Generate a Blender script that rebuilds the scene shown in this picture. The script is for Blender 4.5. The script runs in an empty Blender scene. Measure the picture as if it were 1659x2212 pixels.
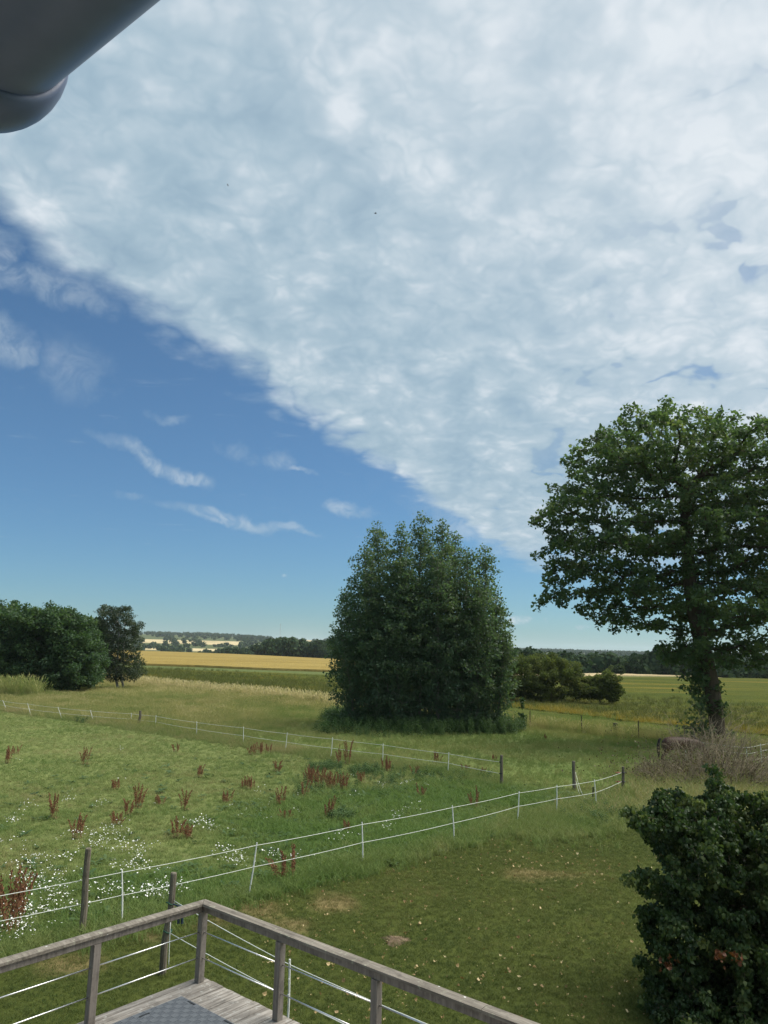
import bpy, math, random
import numpy as np
from mathutils import Vector, Matrix

rng = np.random.default_rng(11)
random.seed(5)
SC = bpy.context.scene
COL = SC.collection
rad = math.radians

# ------------------------------------------------------------------ camera
EYE = np.array([0., 0., 5.4])
FPX, CX, CY = 1609., 829.5, 1106.          # focal length and centre, on a 1659 x 2212 copy of the photograph
PITCH, ROLL = rad(10.42), rad(1.3)
FW = np.array([0, math.cos(PITCH), math.sin(PITCH)])
_u0 = np.array([0, -math.sin(PITCH), math.cos(PITCH)])
RT = math.cos(ROLL) * np.array([1., 0, 0]) + math.sin(ROLL) * _u0
UP = -math.sin(ROLL) * np.array([1., 0, 0]) + math.cos(ROLL) * _u0
cd = bpy.data.cameras.new('camera')
cam = bpy.data.objects.new('camera', cd); COL.objects.link(cam)
cam.matrix_world = Matrix(((RT[0], UP[0], -FW[0], EYE[0]), (RT[1], UP[1], -FW[1], EYE[1]),
                           (RT[2], UP[2], -FW[2], EYE[2]), (0, 0, 0, 1)))
cd.sensor_fit = 'VERTICAL'; cd.sensor_height = 36; cd.lens = FPX / 2212 * 36
cd.clip_start = 0.05; cd.clip_end = 30000
SC.camera = cam

# ------------------------------------------------------------------ exposure
SC.view_settings.view_transform = 'Standard'; SC.view_settings.look = 'None'
SC.view_settings.exposure = 0.85; SC.view_settings.gamma = 1.0
SC.view_settings.use_curve_mapping = False
SC.render.engine = 'CYCLES'
SC.cycles.use_denoising = True
SC.cycles.max_bounces = 6; SC.cycles.diffuse_bounces = 3; SC.cycles.glossy_bounces = 2
SC.cycles.transmission_bounces = 3; SC.cycles.volume_bounces = 1; SC.cycles.transparent_max_bounces = 6

# ------------------------------------------------------------------ sun and sky
SUN_AZ, SUN_EL = 72., 54.
SUN = np.array([math.sin(rad(SUN_AZ)) * math.cos(rad(SUN_EL)), math.cos(rad(SUN_AZ)) * math.cos(rad(SUN_EL)), math.sin(rad(SUN_EL))])
ld = bpy.data.lights.new('sun', 'SUN'); ld.energy = 2.9; ld.angle = rad(55); ld.color = (1.0, .95, .86)
sun = bpy.data.objects.new('sun', ld); COL.objects.link(sun)
sun.rotation_euler = Vector(SUN).to_track_quat('Z', 'Y').to_euler()

def ray(u, v):
    d = FW + RT * (u - CX) / FPX - UP * (v - CY) / FPX
    return d / np.linalg.norm(d)

class NT:
    def __init__(self, tree): self.t = tree
    def n(self, typ, **kw):
        nd = self.t.nodes.new(typ)
        ins = kw.pop('i', {})
        for k, v in kw.items(): setattr(nd, k, v)
        for k, v in ins.items(): self.set(nd, k, v)
        return nd
    def set(self, nd, k, v):
        s = nd.inputs[k]
        if hasattr(v, 'is_output'): self.t.links.new(v, s)
        else: s.default_value = v
    def m(self, op, a, b=0.0, c=0.0, clamp=False):
        nd = self.n('ShaderNodeMath', operation=op, use_clamp=clamp)
        for j, v in enumerate((a, b, c)): self.set(nd, j, v)
        return nd.outputs[0]
    def ramp(self, fac, stops, interp='LINEAR'):
        nd = self.n('ShaderNodeValToRGB'); cr = nd.color_ramp; cr.interpolation = interp
        while len(cr.elements) < len(stops): cr.elements.new(0.5)
        for e, (p, c) in zip(cr.elements, stops):
            e.position = p; e.color = (*c, 1) if len(c) == 3 else c
        self.set(nd, 0, fac); return nd.outputs[0]
    def mix(self, fac, a, b, mode='MIX'):
        nd = self.n('ShaderNodeMix', data_type='RGBA', blend_type=mode)
        self.set(nd, 0, fac)
        for k, v in ((6, a), (7, b)):
            self.set(nd, k, v if hasattr(v, 'is_output') else (*v, 1))
        return nd.outputs[2]
    def noise(self, vec, scale, detail=3, rough=.55, dist=0.0):
        nd = self.n('ShaderNodeTexNoise', i={'Scale': scale, 'Detail': detail, 'Roughness': rough, 'Distortion': dist})
        if vec is not None: self.set(nd, 'Vector', vec)
        return nd.outputs[0]
    def smooth(self, x, a, b):
        nd = self.n('ShaderNodeMapRange', interpolation_type='SMOOTHSTEP', i={0: x, 1: a, 2: b, 3: 0.0, 4: 1.0})
        return nd.outputs[0]

world = bpy.data.worlds.new('World'); SC.world = world; world.use_nodes = True
wt = world.node_tree; wt.nodes.clear(); W = NT(wt)
def build_world():
    tc = W.n('ShaderNodeTexCoord').outputs['Generated']
    sp = W.n('ShaderNodeSeparateXYZ', i={0: tc})
    x, y, z = sp.outputs
    zc = W.m('MAXIMUM', z, 0.012)
    px, py = W.m('DIVIDE', x, zc), W.m('DIVIDE', y, zc)
    pv = W.n('ShaderNodeCombineXYZ', i={0: px, 1: py, 2: 0.0}).outputs[0]
    sky = W.n('ShaderNodeTexSky', sky_type='NISHITA', sun_disc=False)
    sky.sun_elevation = rad(SUN_EL); sky.sun_rotation = rad(SUN_AZ)
    sky.altitude = 50; sky.air_density = 1.0; sky.dust_density = 0.3; sky.ozone_density = 3.0
    low = W.m('SUBTRACT', 1.0, W.smooth(z, .0, .38))
    skc = W.mix(low, sky.outputs[0], W.mix(1.0, sky.outputs[0], (.745, .85, .95), 'MULTIPLY'))
    skc = W.mix(1.0, skc, (.555, .765, .865), 'MULTIPLY')
    bg1 = W.n('ShaderNodeBackground', i={0: skc, 1: 0.062})
    zq = W.m('ADD', W.m('MAXIMUM', z, 0.0), .30)
    pq = W.n('ShaderNodeCombineXYZ', i={0: W.m('DIVIDE', x, zq), 1: W.m('DIVIDE', y, zq), 2: 0.0}).outputs[0]
    # the altocumulus sheet: a straight-edged layer, coordinates on the cloud plane (distance / height)
    sd = W.m('ADD', W.m('SUBTRACT', px, W.m('MULTIPLY', py, 0.365)), 1.56)
    dist = W.m('SQRT', W.m('ADD', W.m('MULTIPLY', px, px), W.m('MULTIPLY', py, py)))
    n_edge = W.noise(pv, 1.3, 8, .68)
    n_cell = W.noise(pq, 8.5, 4, .50, .3)
    wob = W.n('ShaderNodeTexNoise', i={'Vector': pq, 'Scale': 9.0, 'Detail': 3.0}).outputs['Color']
    pw = W.n('ShaderNodeVectorMath', operation='MULTIPLY_ADD', i={0: wob, 1: (.09, .09, 0), 2: pq}).outputs[0]
    bl = W.noise(pw, 9.5, 1.6, .45)
    n_cel2 = W.m('ADD', .30, W.m('MULTIPLY', W.m('ABSOLUTE', W.m('MULTIPLY_ADD', bl, 2.0, -1.0)), .95))
    b3 = W.noise(pw, 22.0, 2.0, .5)
    n_fin = W.m('ABSOLUTE', W.m('MULTIPLY_ADD', b3, 2.0, -1.0))
    n_big = W.noise(pq, 2.6, 4, .55)
    e = W.m('ADD', sd, W.m('MULTIPLY', W.m('SUBTRACT', n_edge, .5), .62))
    e = W.m('ADD', e, W.m('MULTIPLY', W.m('SUBTRACT', n_cel2, .5), .26))
    sheet = W.smooth(e, -.08, .20)
    holes = W.smooth(W.m('ADD', W.m('MULTIPLY', n_cell, .6), W.m('MULTIPLY', n_cel2, .4)), .30, .41)
    right = W.smooth(px, .35, 1.5)
    holes = W.m('MAXIMUM', holes, W.m('SUBTRACT', 1.0, W.m('MULTIPLY', right, .75)))
    sheet = W.m('MULTIPLY', sheet, holes)
    sheet = W.m('MULTIPLY', sheet, W.smooth(z, .075, .15))
    sheet = W.m('MULTIPLY', sheet, W.m('ADD', .86, W.m('MULTIPLY', n_cell, .2)), clamp=True)
    # thin wisps in the clear part of the sky
    mp = W.n('ShaderNodeMapping', i={0: pv}); mp.inputs['Rotation'].default_value = (0, 0, rad(-14)); mp.inputs['Scale'].default_value = (1.0, 1.9, 1)
    n_w = W.noise(mp.outputs[0], 2.2, 8, .64, .5)
    n_f = W.noise(tc, 30.0, 8, .68, 1.0)
    wq = W.n('ShaderNodeTexNoise', i={'Vector': tc, 'Scale': 11.0, 'Detail': 5.0, 'Roughness': .6}).outputs['Color']
    ws = W.n('ShaderNodeSeparateColor', i={0: wq})
    wx = W.m('ADD', px, W.m('MULTIPLY', W.m('SUBTRACT', ws.outputs[0], .5), W.m('MULTIPLY', dist, .16)))
    wy = W.m('ADD', py, W.m('MULTIPLY', W.m('SUBTRACT', ws.outputs[1], .5), W.m('MULTIPLY', dist, .30)))
    wisps = None
    for (u, v, ru, rv, ang, k) in WISPS:
        d0 = ray(u, v); c = d0[:2] / d0[2]
        d1 = ray(u + ru * math.cos(ang), v + ru * math.sin(ang)); d2 = ray(u - rv * math.sin(ang), v + rv * math.cos(ang))
        a1 = d1[:2] / d1[2] - c; a2 = d2[:2] / d2[2] - c
        M = np.linalg.inv(np.array([a1, a2]).T)
        qx = W.m('ADD', W.m('MULTIPLY', wx, M[0, 0]), W.m('ADD', W.m('MULTIPLY', wy, M[0, 1]), -(M[0] @ c)))
        qy = W.m('ADD', W.m('MULTIPLY', wx, M[1, 0]), W.m('ADD', W.m('MULTIPLY', wy, M[1, 1]), -(M[1] @ c)))
        r2 = W.m('ADD', W.m('MULTIPLY', qx, qx), W.m('MULTIPLY', qy, qy))
        s = W.m('MULTIPLY', W.m('SUBTRACT', 1.0, W.smooth(W.m('ADD', r2, W.m('MULTIPLY', W.m('SUBTRACT', n_f, .5), 1.8)), -.25, 1.25)), k)
        wisps = s if wisps is None else W.m('MAXIMUM', wisps, s)
    front = W.smooth(W.m('DIVIDE', y, W.m('ADD', W.m('ABSOLUTE', x), .01)), 0.0, .4)
    wv = W.m('MULTIPLY', wisps, W.m('ADD', W.smooth(n_f, .34, .66), .26))
    wv = W.m('MULTIPLY', wv, front)
    gen = W.m('MULTIPLY', W.smooth(n_w, .60, .80), .30)
    cov = W.m('MAXIMUM', sheet, W.m('MAXIMUM', wv, gen), clamp=True)
    # cloud brightness: thin bright tops and thicker grey bases; brighter towards the veiled sun
    dp = W.n('ShaderNodeVectorMath', operation='DOT_PRODUCT', i={0: tc, 1: tuple(SUN)}).outputs['Value']
    near = W.smooth(dp, .45, .99)
    t = W.m('ADD', W.m('MULTIPLY', n_cell, .62), W.m('ADD', W.m('MULTIPLY', n_cel2, .32), W.m('ADD', W.m('MULTIPLY', n_fin, .24), W.m('MULTIPLY', n_big, .26))))
    t = W.m('ADD', t, W.m('MULTIPLY', near, .22))
    t = W.m('ADD', W.m('MULTIPLY', W.m('SUBTRACT', t, .65), 1.30), .70)
    cc = W.ramp(t, [(.36, (.345, .475, .585)), (.58, (.435, .56, .66)), (.74, (.53, .635, .725)), (.98, (.80, .84, .90))])
    cl = W.mix(near, cc, (1.0, 1.0, 1.02), 'MIX')
    cl = W.mix(.42, cc, cl)
    cl = W.mix(1.0, cl, (.955, .995, 1.0), 'MULTIPLY')
    cl = W.mix(W.m('MULTIPLY', wv, W.m('SUBTRACT', 1.0, sheet)), cl, (.80, .86, .90))
    bg2 = W.n('ShaderNodeBackground', i={0: cl, 1: 0.525})
    ms = W.n('ShaderNodeMixShader', i={0: cov, 1: bg1.outputs[0], 2: bg2.outputs[0]})
    W.n('ShaderNodeOutputWorld', i={0: ms.outputs[0]})
WISPS = [  # u, v, half length, half width, slope, strength
    (350, 1013, 115, 20, .42, .62), (500, 1120, 155, 15, .20, .62), (660, 1148, 75, 9, .20, .45),
    (750, 1096, 62, 17, .10, .55), (590, 992, 52, 20, .1, .35), (365, 898, 48, 14, .12, .32), (640, 1012, 40, 8, .15, .4),
    (30, 745, 72, 52, .1, .45), (165, 815, 90, 62, .75, .26), (120, 620, 120, 42, .3, .42), (8, 560, 45, 50, 0, .5), (268, 1068, 50, 10, .1, .32),
    (1075, 1150, 150, 48, .35, .55), (589, 1241, 15, 5, 0, .75), (1118, 1342, 24, 9, 0.05, .95), (1216, 1357, 15, 6, 0, .6), (505, 975, 45, 22, .1, .25),
    (700, 872, 80, 22, .05, .5)]
build_world()

# ------------------------------------------------------------------ helpers
def at(u, v, z=0.0):
    """point of height z that the photograph shows at (u, v)"""
    d = ray(u, v); return EYE + d * ((z - EYE[2]) / d[2])
def atY(u, v, Y):
    d = ray(u, v); return EYE + d * (Y / d[1])

_tab = rng.random((256, 256))
def vnoise(x, y, s, seed=0):
    x = np.asarray(x, float) / s + seed * 17.31; y = np.asarray(y, float) / s + seed * 7.77
    xi = np.floor(x).astype(int); yi = np.floor(y).astype(int); fx = x - xi; fy = y - yi
    fx = fx * fx * (3 - 2 * fx); fy = fy * fy * (3 - 2 * fy)
    T = lambda a, b: _tab[a & 255, b & 255]
    return (T(xi, yi) * (1 - fx) + T(xi + 1, yi) * fx) * (1 - fy) + (T(xi, yi + 1) * (1 - fx) + T(xi + 1, yi + 1) * fx) * fy
def fbm(x, y, s, seed=0, o=4):
    r = 0; a = .5; t = 0
    for k in range(o):
        r = r + a * vnoise(x, y, s / 2 ** k, seed + k); t += a; a *= .55
    return r / t
def sstep(x, a, b):
    t = np.clip((np.asarray(x, float) - a) / (b - a), 0, 1); return t * t * (3 - 2 * t)

def height(x, y):
    x = np.asarray(x, float); y = np.asarray(y, float)
    d = np.hypot(x, y); az = np.degrees(np.arctan2(x, np.maximum(y, 1e-6)))
    az = np.where(y <= 0, 40 * np.sign(x), az)
    E = np.interp(az, [-22, -18, -3, 3, 9, 30], [620, 560, 345, 270, 222, 215])
    Rg = np.interp(az, [-40, -20, -13, -8, -3, 6, 10, 20, 40], [28, 33, 36, 30, 26, 12, 9, 8, 12])
    Wd = np.interp(az, [-3, 9], [200, 45])
    dip = -7.0 * sstep(d, E, E + Wd)
    rise = (Rg + 7.0) * sstep(d, 760, 2650) - 22 * sstep(d, 2800, 4200)
    far = sstep(d, 700, 1500) * 5 * (fbm(x, y, 420, 3) - .5)
    micro = .10 * (fbm(x, y, 6., 1) - .5) * sstep(d, 14, 24) * (1 - sstep(d, 150, 260))
    return dip + rise + far + micro
def hz(x, y): return float(height(np.array([x]), np.array([y]))[0])
def hit(u, v, off=0.0, dmin=30, dmax=4500):
    """first point of the terrain (raised by off) along the line of sight"""
    d = ray(u, v); t = np.geomspace(dmin, dmax, 6000); P = EYE + d * t[:, None]
    below = P[:, 2] < height(P[:, 0], P[:, 1]) + off
    k = int(np.argmax(below)) if below.any() else len(t) - 1
    return P[k]

def np_mesh(name, V, polys, attrs=None, smooth=False):
    """polys: list of (n,k) int arrays"""
    me = bpy.data.meshes.new(name)
    V = np.asarray(V, np.float32)
    me.vertices.add(len(V)); me.vertices.foreach_set('co', V.ravel())
    loops = np.concatenate([np.asarray(p).ravel() for p in polys]).astype(np.int32)
    tot = np.concatenate([np.full(len(p), np.asarray(p).shape[1]) for p in polys]).astype(np.int32)
    st = np.concatenate([[0], np.cumsum(tot)[:-1]]).astype(np.int32)
    me.loops.add(len(loops)); me.loops.foreach_set('vertex_index', loops)
    me.polygons.add(len(tot)); me.polygons.foreach_set('loop_start', st); me.polygons.foreach_set('loop_total', tot)
    if smooth: me.polygons.foreach_set('use_smooth', np.ones(len(tot), bool))
    me.update(calc_edges=True); me.validate()
    for k, a in (attrs or {}).items():
        a = np.asarray(a, np.float32)
        if a.ndim == 1:
            at_ = me.attributes.new(k, 'FLOAT', 'POINT'); at_.data.foreach_set('value', a)
        else:
            at_ = me.attributes.new(k, 'FLOAT_COLOR', 'POINT')
            at_.data.foreach_set('color', np.c_[a, np.ones(len(a))].astype(np.float32).ravel())
    return me
def link(name, me, mat=None, parent=None, loc=None, rot=None, scale=None):
    o = bpy.data.objects.new(name, me); COL.objects.link(o)
    if mat is not None and me is not None and not me.materials: me.materials.append(mat)
    if parent is not None: o.parent = parent
    if loc is not None: o.location = loc
    if rot is not None: o.rotation_euler = rot
    if scale is not None: o.scale = scale
    return o
def tag(o, label=None, cat=None, group=None, kind=None):
    for k, v in (('label', label), ('category', cat), ('group', group), ('kind', kind)):
        if v: o[k] = v
    return o
def empty(name, loc, rz=0, label=None, cat=None, group=None):
    o = bpy.data.objects.new(name, None); COL.objects.link(o); o.empty_display_size = .2
    o.location = loc; o.rotation_euler = (0, 0, rz)
    return tag(o, label, cat, group)

class MB:
    """collects boxes, tubes and lofts into one mesh"""
    def __init__(self): self.V = []; self.F = []; self.n = 0
    def add(self, V, F):
        self.V.append(np.asarray(V, float)); self.F.append([tuple(int(i) + self.n for i in f) for f in F]); self.n += len(V)
    def box(self, c, ax, ay, az, b=0.0):
        """c centre, ax/ay/az half-extent vectors; b = chamfer along the first axis edges"""
        c, ax, ay, az = map(np.array, (c, ax, ay, az))
        if b <= 0:
            V = [c + i * ax + j * ay + k * az for i in (-1, 1) for j in (-1, 1) for k in (-1, 1)]
            F = [(0, 1, 3, 2), (4, 6, 7, 5), (0, 4, 5, 1), (2, 3, 7, 6), (0, 2, 6, 4), (1, 5, 7, 3)]
            self.add(V, F); return self
        ly, lz = np.linalg.norm(ay), np.linalg.norm(az)
        by, bz = 1 - b / ly, 1 - b / lz
        ring = [(by, 1), (1, bz), (1, -bz), (by, -1), (-by, -1), (-1, -bz), (-1, bz), (-by, 1)]
        V = [c + s * ax + p * ay + q * az for s in (-1, 1) for p, q in ring]
        F = [tuple(range(7, -1, -1)), tuple(range(8, 16))] + [(k, (k + 1) % 8, 8 + (k + 1) % 8, 8 + k) for k in range(8)]
        self.add(V, F); return self
    def tube(self, pts, rr, n=6, cap=True):
        pts = [np.array(p, float) for p in pts]
        rr = [rr] * len(pts) if np.isscalar(rr) else rr
        V = []; prev = None
        for k, p in enumerate(pts):
            d = pts[min(k + 1, len(pts) - 1)] - pts[max(k - 1, 0)]; d = d / (np.linalg.norm(d) + 1e-9)
            a = prev if prev is not None else (np.array([1., 0, 0]) if abs(d[2]) > .8 else np.array([0, 0, 1.]))
            a = a - d * (a @ d); a /= np.linalg.norm(a) + 1e-9; prev = a; b = np.cross(d, a)
            for j in range(n):
                t = 2 * math.pi * j / n; V.append(p + rr[k] * (math.cos(t) * a + math.sin(t) * b))
        F = [(k * n + j, k * n + (j + 1) % n, (k + 1) * n + (j + 1) % n, (k + 1) * n + j) for k in range(len(pts) - 1) for j in range(n)]
        if cap: F += [tuple(range(n - 1, -1, -1)), tuple((len(pts) - 1) * n + j for j in range(n))]
        self.add(V, F); return self
    def mesh(self, name, smooth=False):
        me = bpy.data.meshes.new(name)
        me.from_pydata([tuple(v) for v in np.concatenate(self.V)], [], [f for fs in self.F for f in fs]); me.update()
        if smooth: me.polygons.foreach_set('use_smooth', np.ones(len(me.polygons), bool))
        return me
    def build(self, name, mat, parent=None, smooth=False, **kw):
        return link(name, self.mesh(name, smooth), mat, parent, **kw)

# ------------------------------------------------------------------ materials
def new_mat(name):
    m = bpy.data.materials.new(name); m.use_nodes = True; m.node_tree.nodes.clear()
    N = NT(m.node_tree); out = N.n('ShaderNodeOutputMaterial'); return m, N, out
def leaf_mat(name, c1, c2, c3=None, transl=.3, rough=.5, spec=.25, attr='tint', inst=False, soft=0.0):
    m, N, out = new_mat(name)
    a = N.n('ShaderNodeAttribute', attribute_name=attr)
    if inst: a.attribute_type = 'INSTANCER'
    stops = [(0, c1), (1, c2)] if c3 is None else [(0, c1), (.55, c2), (1, c3)]
    col = N.ramp(a.outputs['Fac'], stops)
    if inst:
        b = N.n('ShaderNodeAttribute', attribute_name='blade').outputs['Fac']
        col = N.mix(N.m('MULTIPLY', b, .18), col, (.26, .24, .10))
    p = N.n('ShaderNodeBsdfPrincipled', i={'Base Color': col, 'Roughness': rough, 'Specular IOR Level': spec})
    if soft > 0:      # thin blades: the shading follows the sward more than the single blade
        gn = N.n('ShaderNodeNewGeometry').outputs['Normal']
        vm = N.n('ShaderNodeVectorMath', operation='SCALE', i={0: gn}); vm.inputs['Scale'].default_value = 1 - soft
        va = N.n('ShaderNodeVectorMath', operation='ADD', i={0: vm.outputs[0], 1: (0, 0, soft)})
        N.set(p, 'Normal', N.n('ShaderNodeVectorMath', operation='NORMALIZE', i={0: va.outputs[0]}).outputs[0])
    if transl > 0:
        t = N.n('ShaderNodeBsdfTranslucent', i={0: N.mix(1.0, col, (1.25, 1.3, .7), 'MULTIPLY')})
        x = N.n('ShaderNodeMixShader', i={0: transl, 1: p.outputs[0], 2: t.outputs[0]}); N.set(out, 0, x.outputs[0])
    else: N.set(out, 0, p.outputs[0])
    return m
def solid(name, c1, c2, scale=3., rough=.7, spec=.3, metal=0., stretch=(1, 1, 1), bump=0., detail=4, coord='Object'):
    m, N, out = new_mat(name)
    tc = N.n('ShaderNodeTexCoord').outputs[coord]
    mp = N.n('ShaderNodeMapping', i={0: tc}); mp.inputs['Scale'].default_value = stretch
    f = N.noise(mp.outputs[0], scale, detail, .6)
    col = N.ramp(f, [(.3, c1), (.7, c2)])
    p = N.n('ShaderNodeBsdfPrincipled', i={'Base Color': col, 'Roughness': rough, 'Specular IOR Level': spec, 'Metallic': metal})
    if bump:
        N.set(p, 'Normal', N.n('ShaderNodeBump', i={'Strength': bump, 'Distance': .01, 'Height': f}).outputs[0])
    N.set(out, 0, p.outputs[0]); return m
def wood_mat(name, a, b, c, along=(1, 1, 1), lichen=(.30, .31, .26), lich=.62, spots=False):
    m, N, out = new_mat(name)
    tc = N.n('ShaderNodeTexCoord').outputs['Object']
    oi = N.n('ShaderNodeObjectInfo').outputs['Random']
    off = N.n('ShaderNodeVectorMath', operation='ADD', i={0: tc, 1: N.n('ShaderNodeCombineXYZ', i={0: N.m('MULTIPLY', oi, 37.), 1: N.m('MULTIPLY', oi, 91.), 2: oi}).outputs[0]}).outputs[0]
    mp = N.n('ShaderNodeMapping', i={0: off}); mp.inputs['Scale'].default_value = along
    g = N.noise(mp.outputs[0], 26, 5, .65)
    s = N.noise(off, 5.5, 5, .6)
    col = N.ramp(g, [(.28, a), (.5, b), (.74, c)])
    col = N.mix(N.m('MULTIPLY', oi, .35), col, a)
    l = N.smooth(N.noise(off, 13, 6, .7), lich, lich + .1)
    col = N.mix(N.m('MULTIPLY', l, .75), col, lichen)
    if spots:
        vo = N.n('ShaderNodeTexVoronoi', i={'Vector': off, 'Scale': 7.0}); 
        sp_ = N.m('MULTIPLY', N.m('LESS_THAN', vo.outputs['Distance'], .085), N.m('GREATER_THAN', N.n('ShaderNodeSeparateColor', i={0: vo.outputs['Color']}).outputs[0], .45))
        col = N.mix(sp_, col, (.72, .72, .68))
    d = N.smooth(s, .52, .68)
    col = N.mix(N.m('MULTIPLY', d, .45), col, tuple(.5 * x for x in a))
    p = N.n('ShaderNodeBsdfPrincipled', i={'Base Color': col, 'Roughness': .85, 'Specular IOR Level': .2})
    N.set(p, 'Normal', N.n('ShaderNodeBump', i={'Strength': .5, 'Distance': .006, 'Height': g}).outputs[0])
    N.set(out, 0, p.outputs[0]); return m

M = {}
M['bark'] = solid('bark', (.050, .038, .026), (.115, .088, .062), 7, .9, .15, stretch=(1, 1, .3), bump=.6)
M['poplar_bark'] = solid('poplar_bark', (.10, .095, .07), (.24, .23, .18), 5, .9, .15, stretch=(1, 1, .4))
M['birch_bark'] = solid('birch_bark', (.08, .07, .06), (.5, .48, .44), 4, .8, .2, stretch=(1, 1, 3))
M['dead_twig'] = solid('dead_twig', (.16, .13, .085), (.33, .275, .19), 2, .95, .1)
M['hazel_bark'] = solid('hazel_bark', (.09, .075, .05), (.21, .175, .12), 6, .85, .15)
M['maple_leaf'] = leaf_mat('maple_leaf', (.056, .100, .048), (.092, .150, .064), (.14, .185, .070), .50, .5, .3)
M['poplar_leaf'] = leaf_mat('poplar_leaf', (.064, .114, .066), (.096, .155, .084), (.135, .180, .096), .48, .5, .3)
M['round_leaf'] = leaf_mat('round_leaf', (.032, .066, .032), (.062, .116, .050), (.10, .155, .066), .40, .55, .25)
M['birch_leaf'] = leaf_mat('birch_leaf', (.030, .050, .028), (.055, .082, .042), (.085, .110, .055), .30)
M['willow_leaf'] = leaf_mat('willow_leaf', (.062, .086, .030), (.100, .128, .044), (.15, .165, .062), .40, .75, .08)
M['hazel_leaf'] = leaf_mat('hazel_leaf', (.022, .044, .016), (.054, .094, .030), (.15, .185, .062), .30, .5, .3)
M['rust_leaf'] = leaf_mat('rust_leaf', (.09, .035, .015), (.16, .062, .026), None, .2)
M['wood_leaf'] = leaf_mat('wood_leaf', (.022, .044, .022), (.042, .072, .032), (.070, .098, .044), .2, .8, .05)
M['weed_leaf'] = leaf_mat('weed_leaf', (.036, .074, .028), (.065, .118, .042), (.10, .155, .060), .3, .6, .2, inst=True, soft=.35)
M['lawn'] = leaf_mat('lawn_blade', (.050, .088, .016), (.100, .124, .028), (.21, .17, .07), .25, .7, .15, inst=True, soft=.65)
M['paddock'] = leaf_mat('paddock_blade', (.080, .165, .034), (.178, .230, .074), (.33, .28, .145), .3, .7, .15, inst=True, soft=.65)
M['dry'] = leaf_mat('dry_blade', (.145, .230, .062), (.360, .345, .150), (.66, .56, .34), .35, .75, .1, inst=True, soft=.7)
M['crop'] = leaf_mat('crop_blade', (.046, .070, .010), (.085, .098, .015), (.30, .22, .03), .3, .7, .15, inst=True, soft=.6)
M['petal'] = solid('petal', (.78, .78, .74), (.84, .84, .80), 20, .6)
M['fallen'] = leaf_mat('fallen', (.26, .16, .075), (.50, .37, .19), (.70, .57, .34), .15, inst=True)
M['dock'] = solid('dock_seed', (.19, .088, .046), (.33, .165, .095), 30, .9, .1)
M['dock_leaf'] = solid('dock_leaf', (.07, .10, .03), (.20, .12, .05), 12, .7)
M['post_white'] = solid('post_white', (.66, .67, .64), (.80, .80, .77), 6, .45, .4)
M['rope'] = solid('rope', (.66, .70, .64), (.86, .86, .82), 60, .6)
M['insulator'] = solid('insulator', (.012, .014, .014), (.03, .03, .03), 9, .5)
M['handle_red'] = solid('handle_red', (.30, .09, .05), (.42, .15, .09), 9, .5)
M['rope_green'] = solid('rope_green', (.02, .07, .045), (.04, .11, .07), 30, .7)
M['rope_blue'] = solid('rope_blue', (.015, .03, .045), (.03, .05, .075), 20, .6)
M['post_wood'] = wood_mat('post_wood', (.075, .062, .045), (.150, .130, .098), (.27, .24, .19), (1, 1, .12))
M['deck_wood'] = wood_mat('deck_wood', (.12, .108, .094), (.255, .232, .204), (.46, .43, .39), (1, .06, 1), (.42, .42, .39), .56)
M['rail_wood'] = wood_mat('rail_wood', (.120, .106, .092), (.205, .182, .160), (.295, .265, .235), (1, 1, .07), (.20, .20, .155), .60)
M['cap_wood'] = wood_mat('cap_wood', (.105, .093, .076), (.205, .182, .150), (.34, .305, .26), (.06, 1, 1), (.30, .30, .23), .56, True)
M['steel'] = solid('steel', (.80, .80, .80), (.90, .90, .90), 4, .34, .5, 1.0)
M['table'] = solid('table_plastic', (.085, .095, .105), (.115, .125, .135), 40, .55, .4)
M['table2'] = solid('table_plastic_dark', (.070, .078, .088), (.092, .10, .11), 40, .55, .4)
M['gutter'] = solid('gutter_plastic', (.075, .105, .190), (.115, .15, .25), 9, .40, .45)
M['soffit'] = solid('soffit', (.10, .10, .11), (.15, .15, .16), 5, .8)
M['wall'] = solid('render_wall', (.50, .47, .42), (.60, .57, .52), 2, .9)
M['roof'] = solid('roof_tile', (.10, .06, .05), (.18, .10, .08), 6, .85)
M['horse'] = solid('horse_coat', (.030, .013, .009), (.062, .026, .016), 3, .55, .3)
M['horse_dark'] = solid('horse_hair', (.010, .009, .009), (.022, .018, .016), 20, .7)
M['bird'] = solid('bird_feather', (.02, .02, .022), (.05, .05, .055), 20, .7)
M['mast'] = solid('mast_steel', (.24, .25, .26), (.34, .35, .36), .2, .6)
M['iron'] = solid('iron_stake', (.035, .028, .022), (.08, .06, .045), 8, .9)
M['soil'] = solid('soil', (.10, .07, .045), (.19, .14, .095), 9, 1.0, .05, bump=.8)

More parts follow.
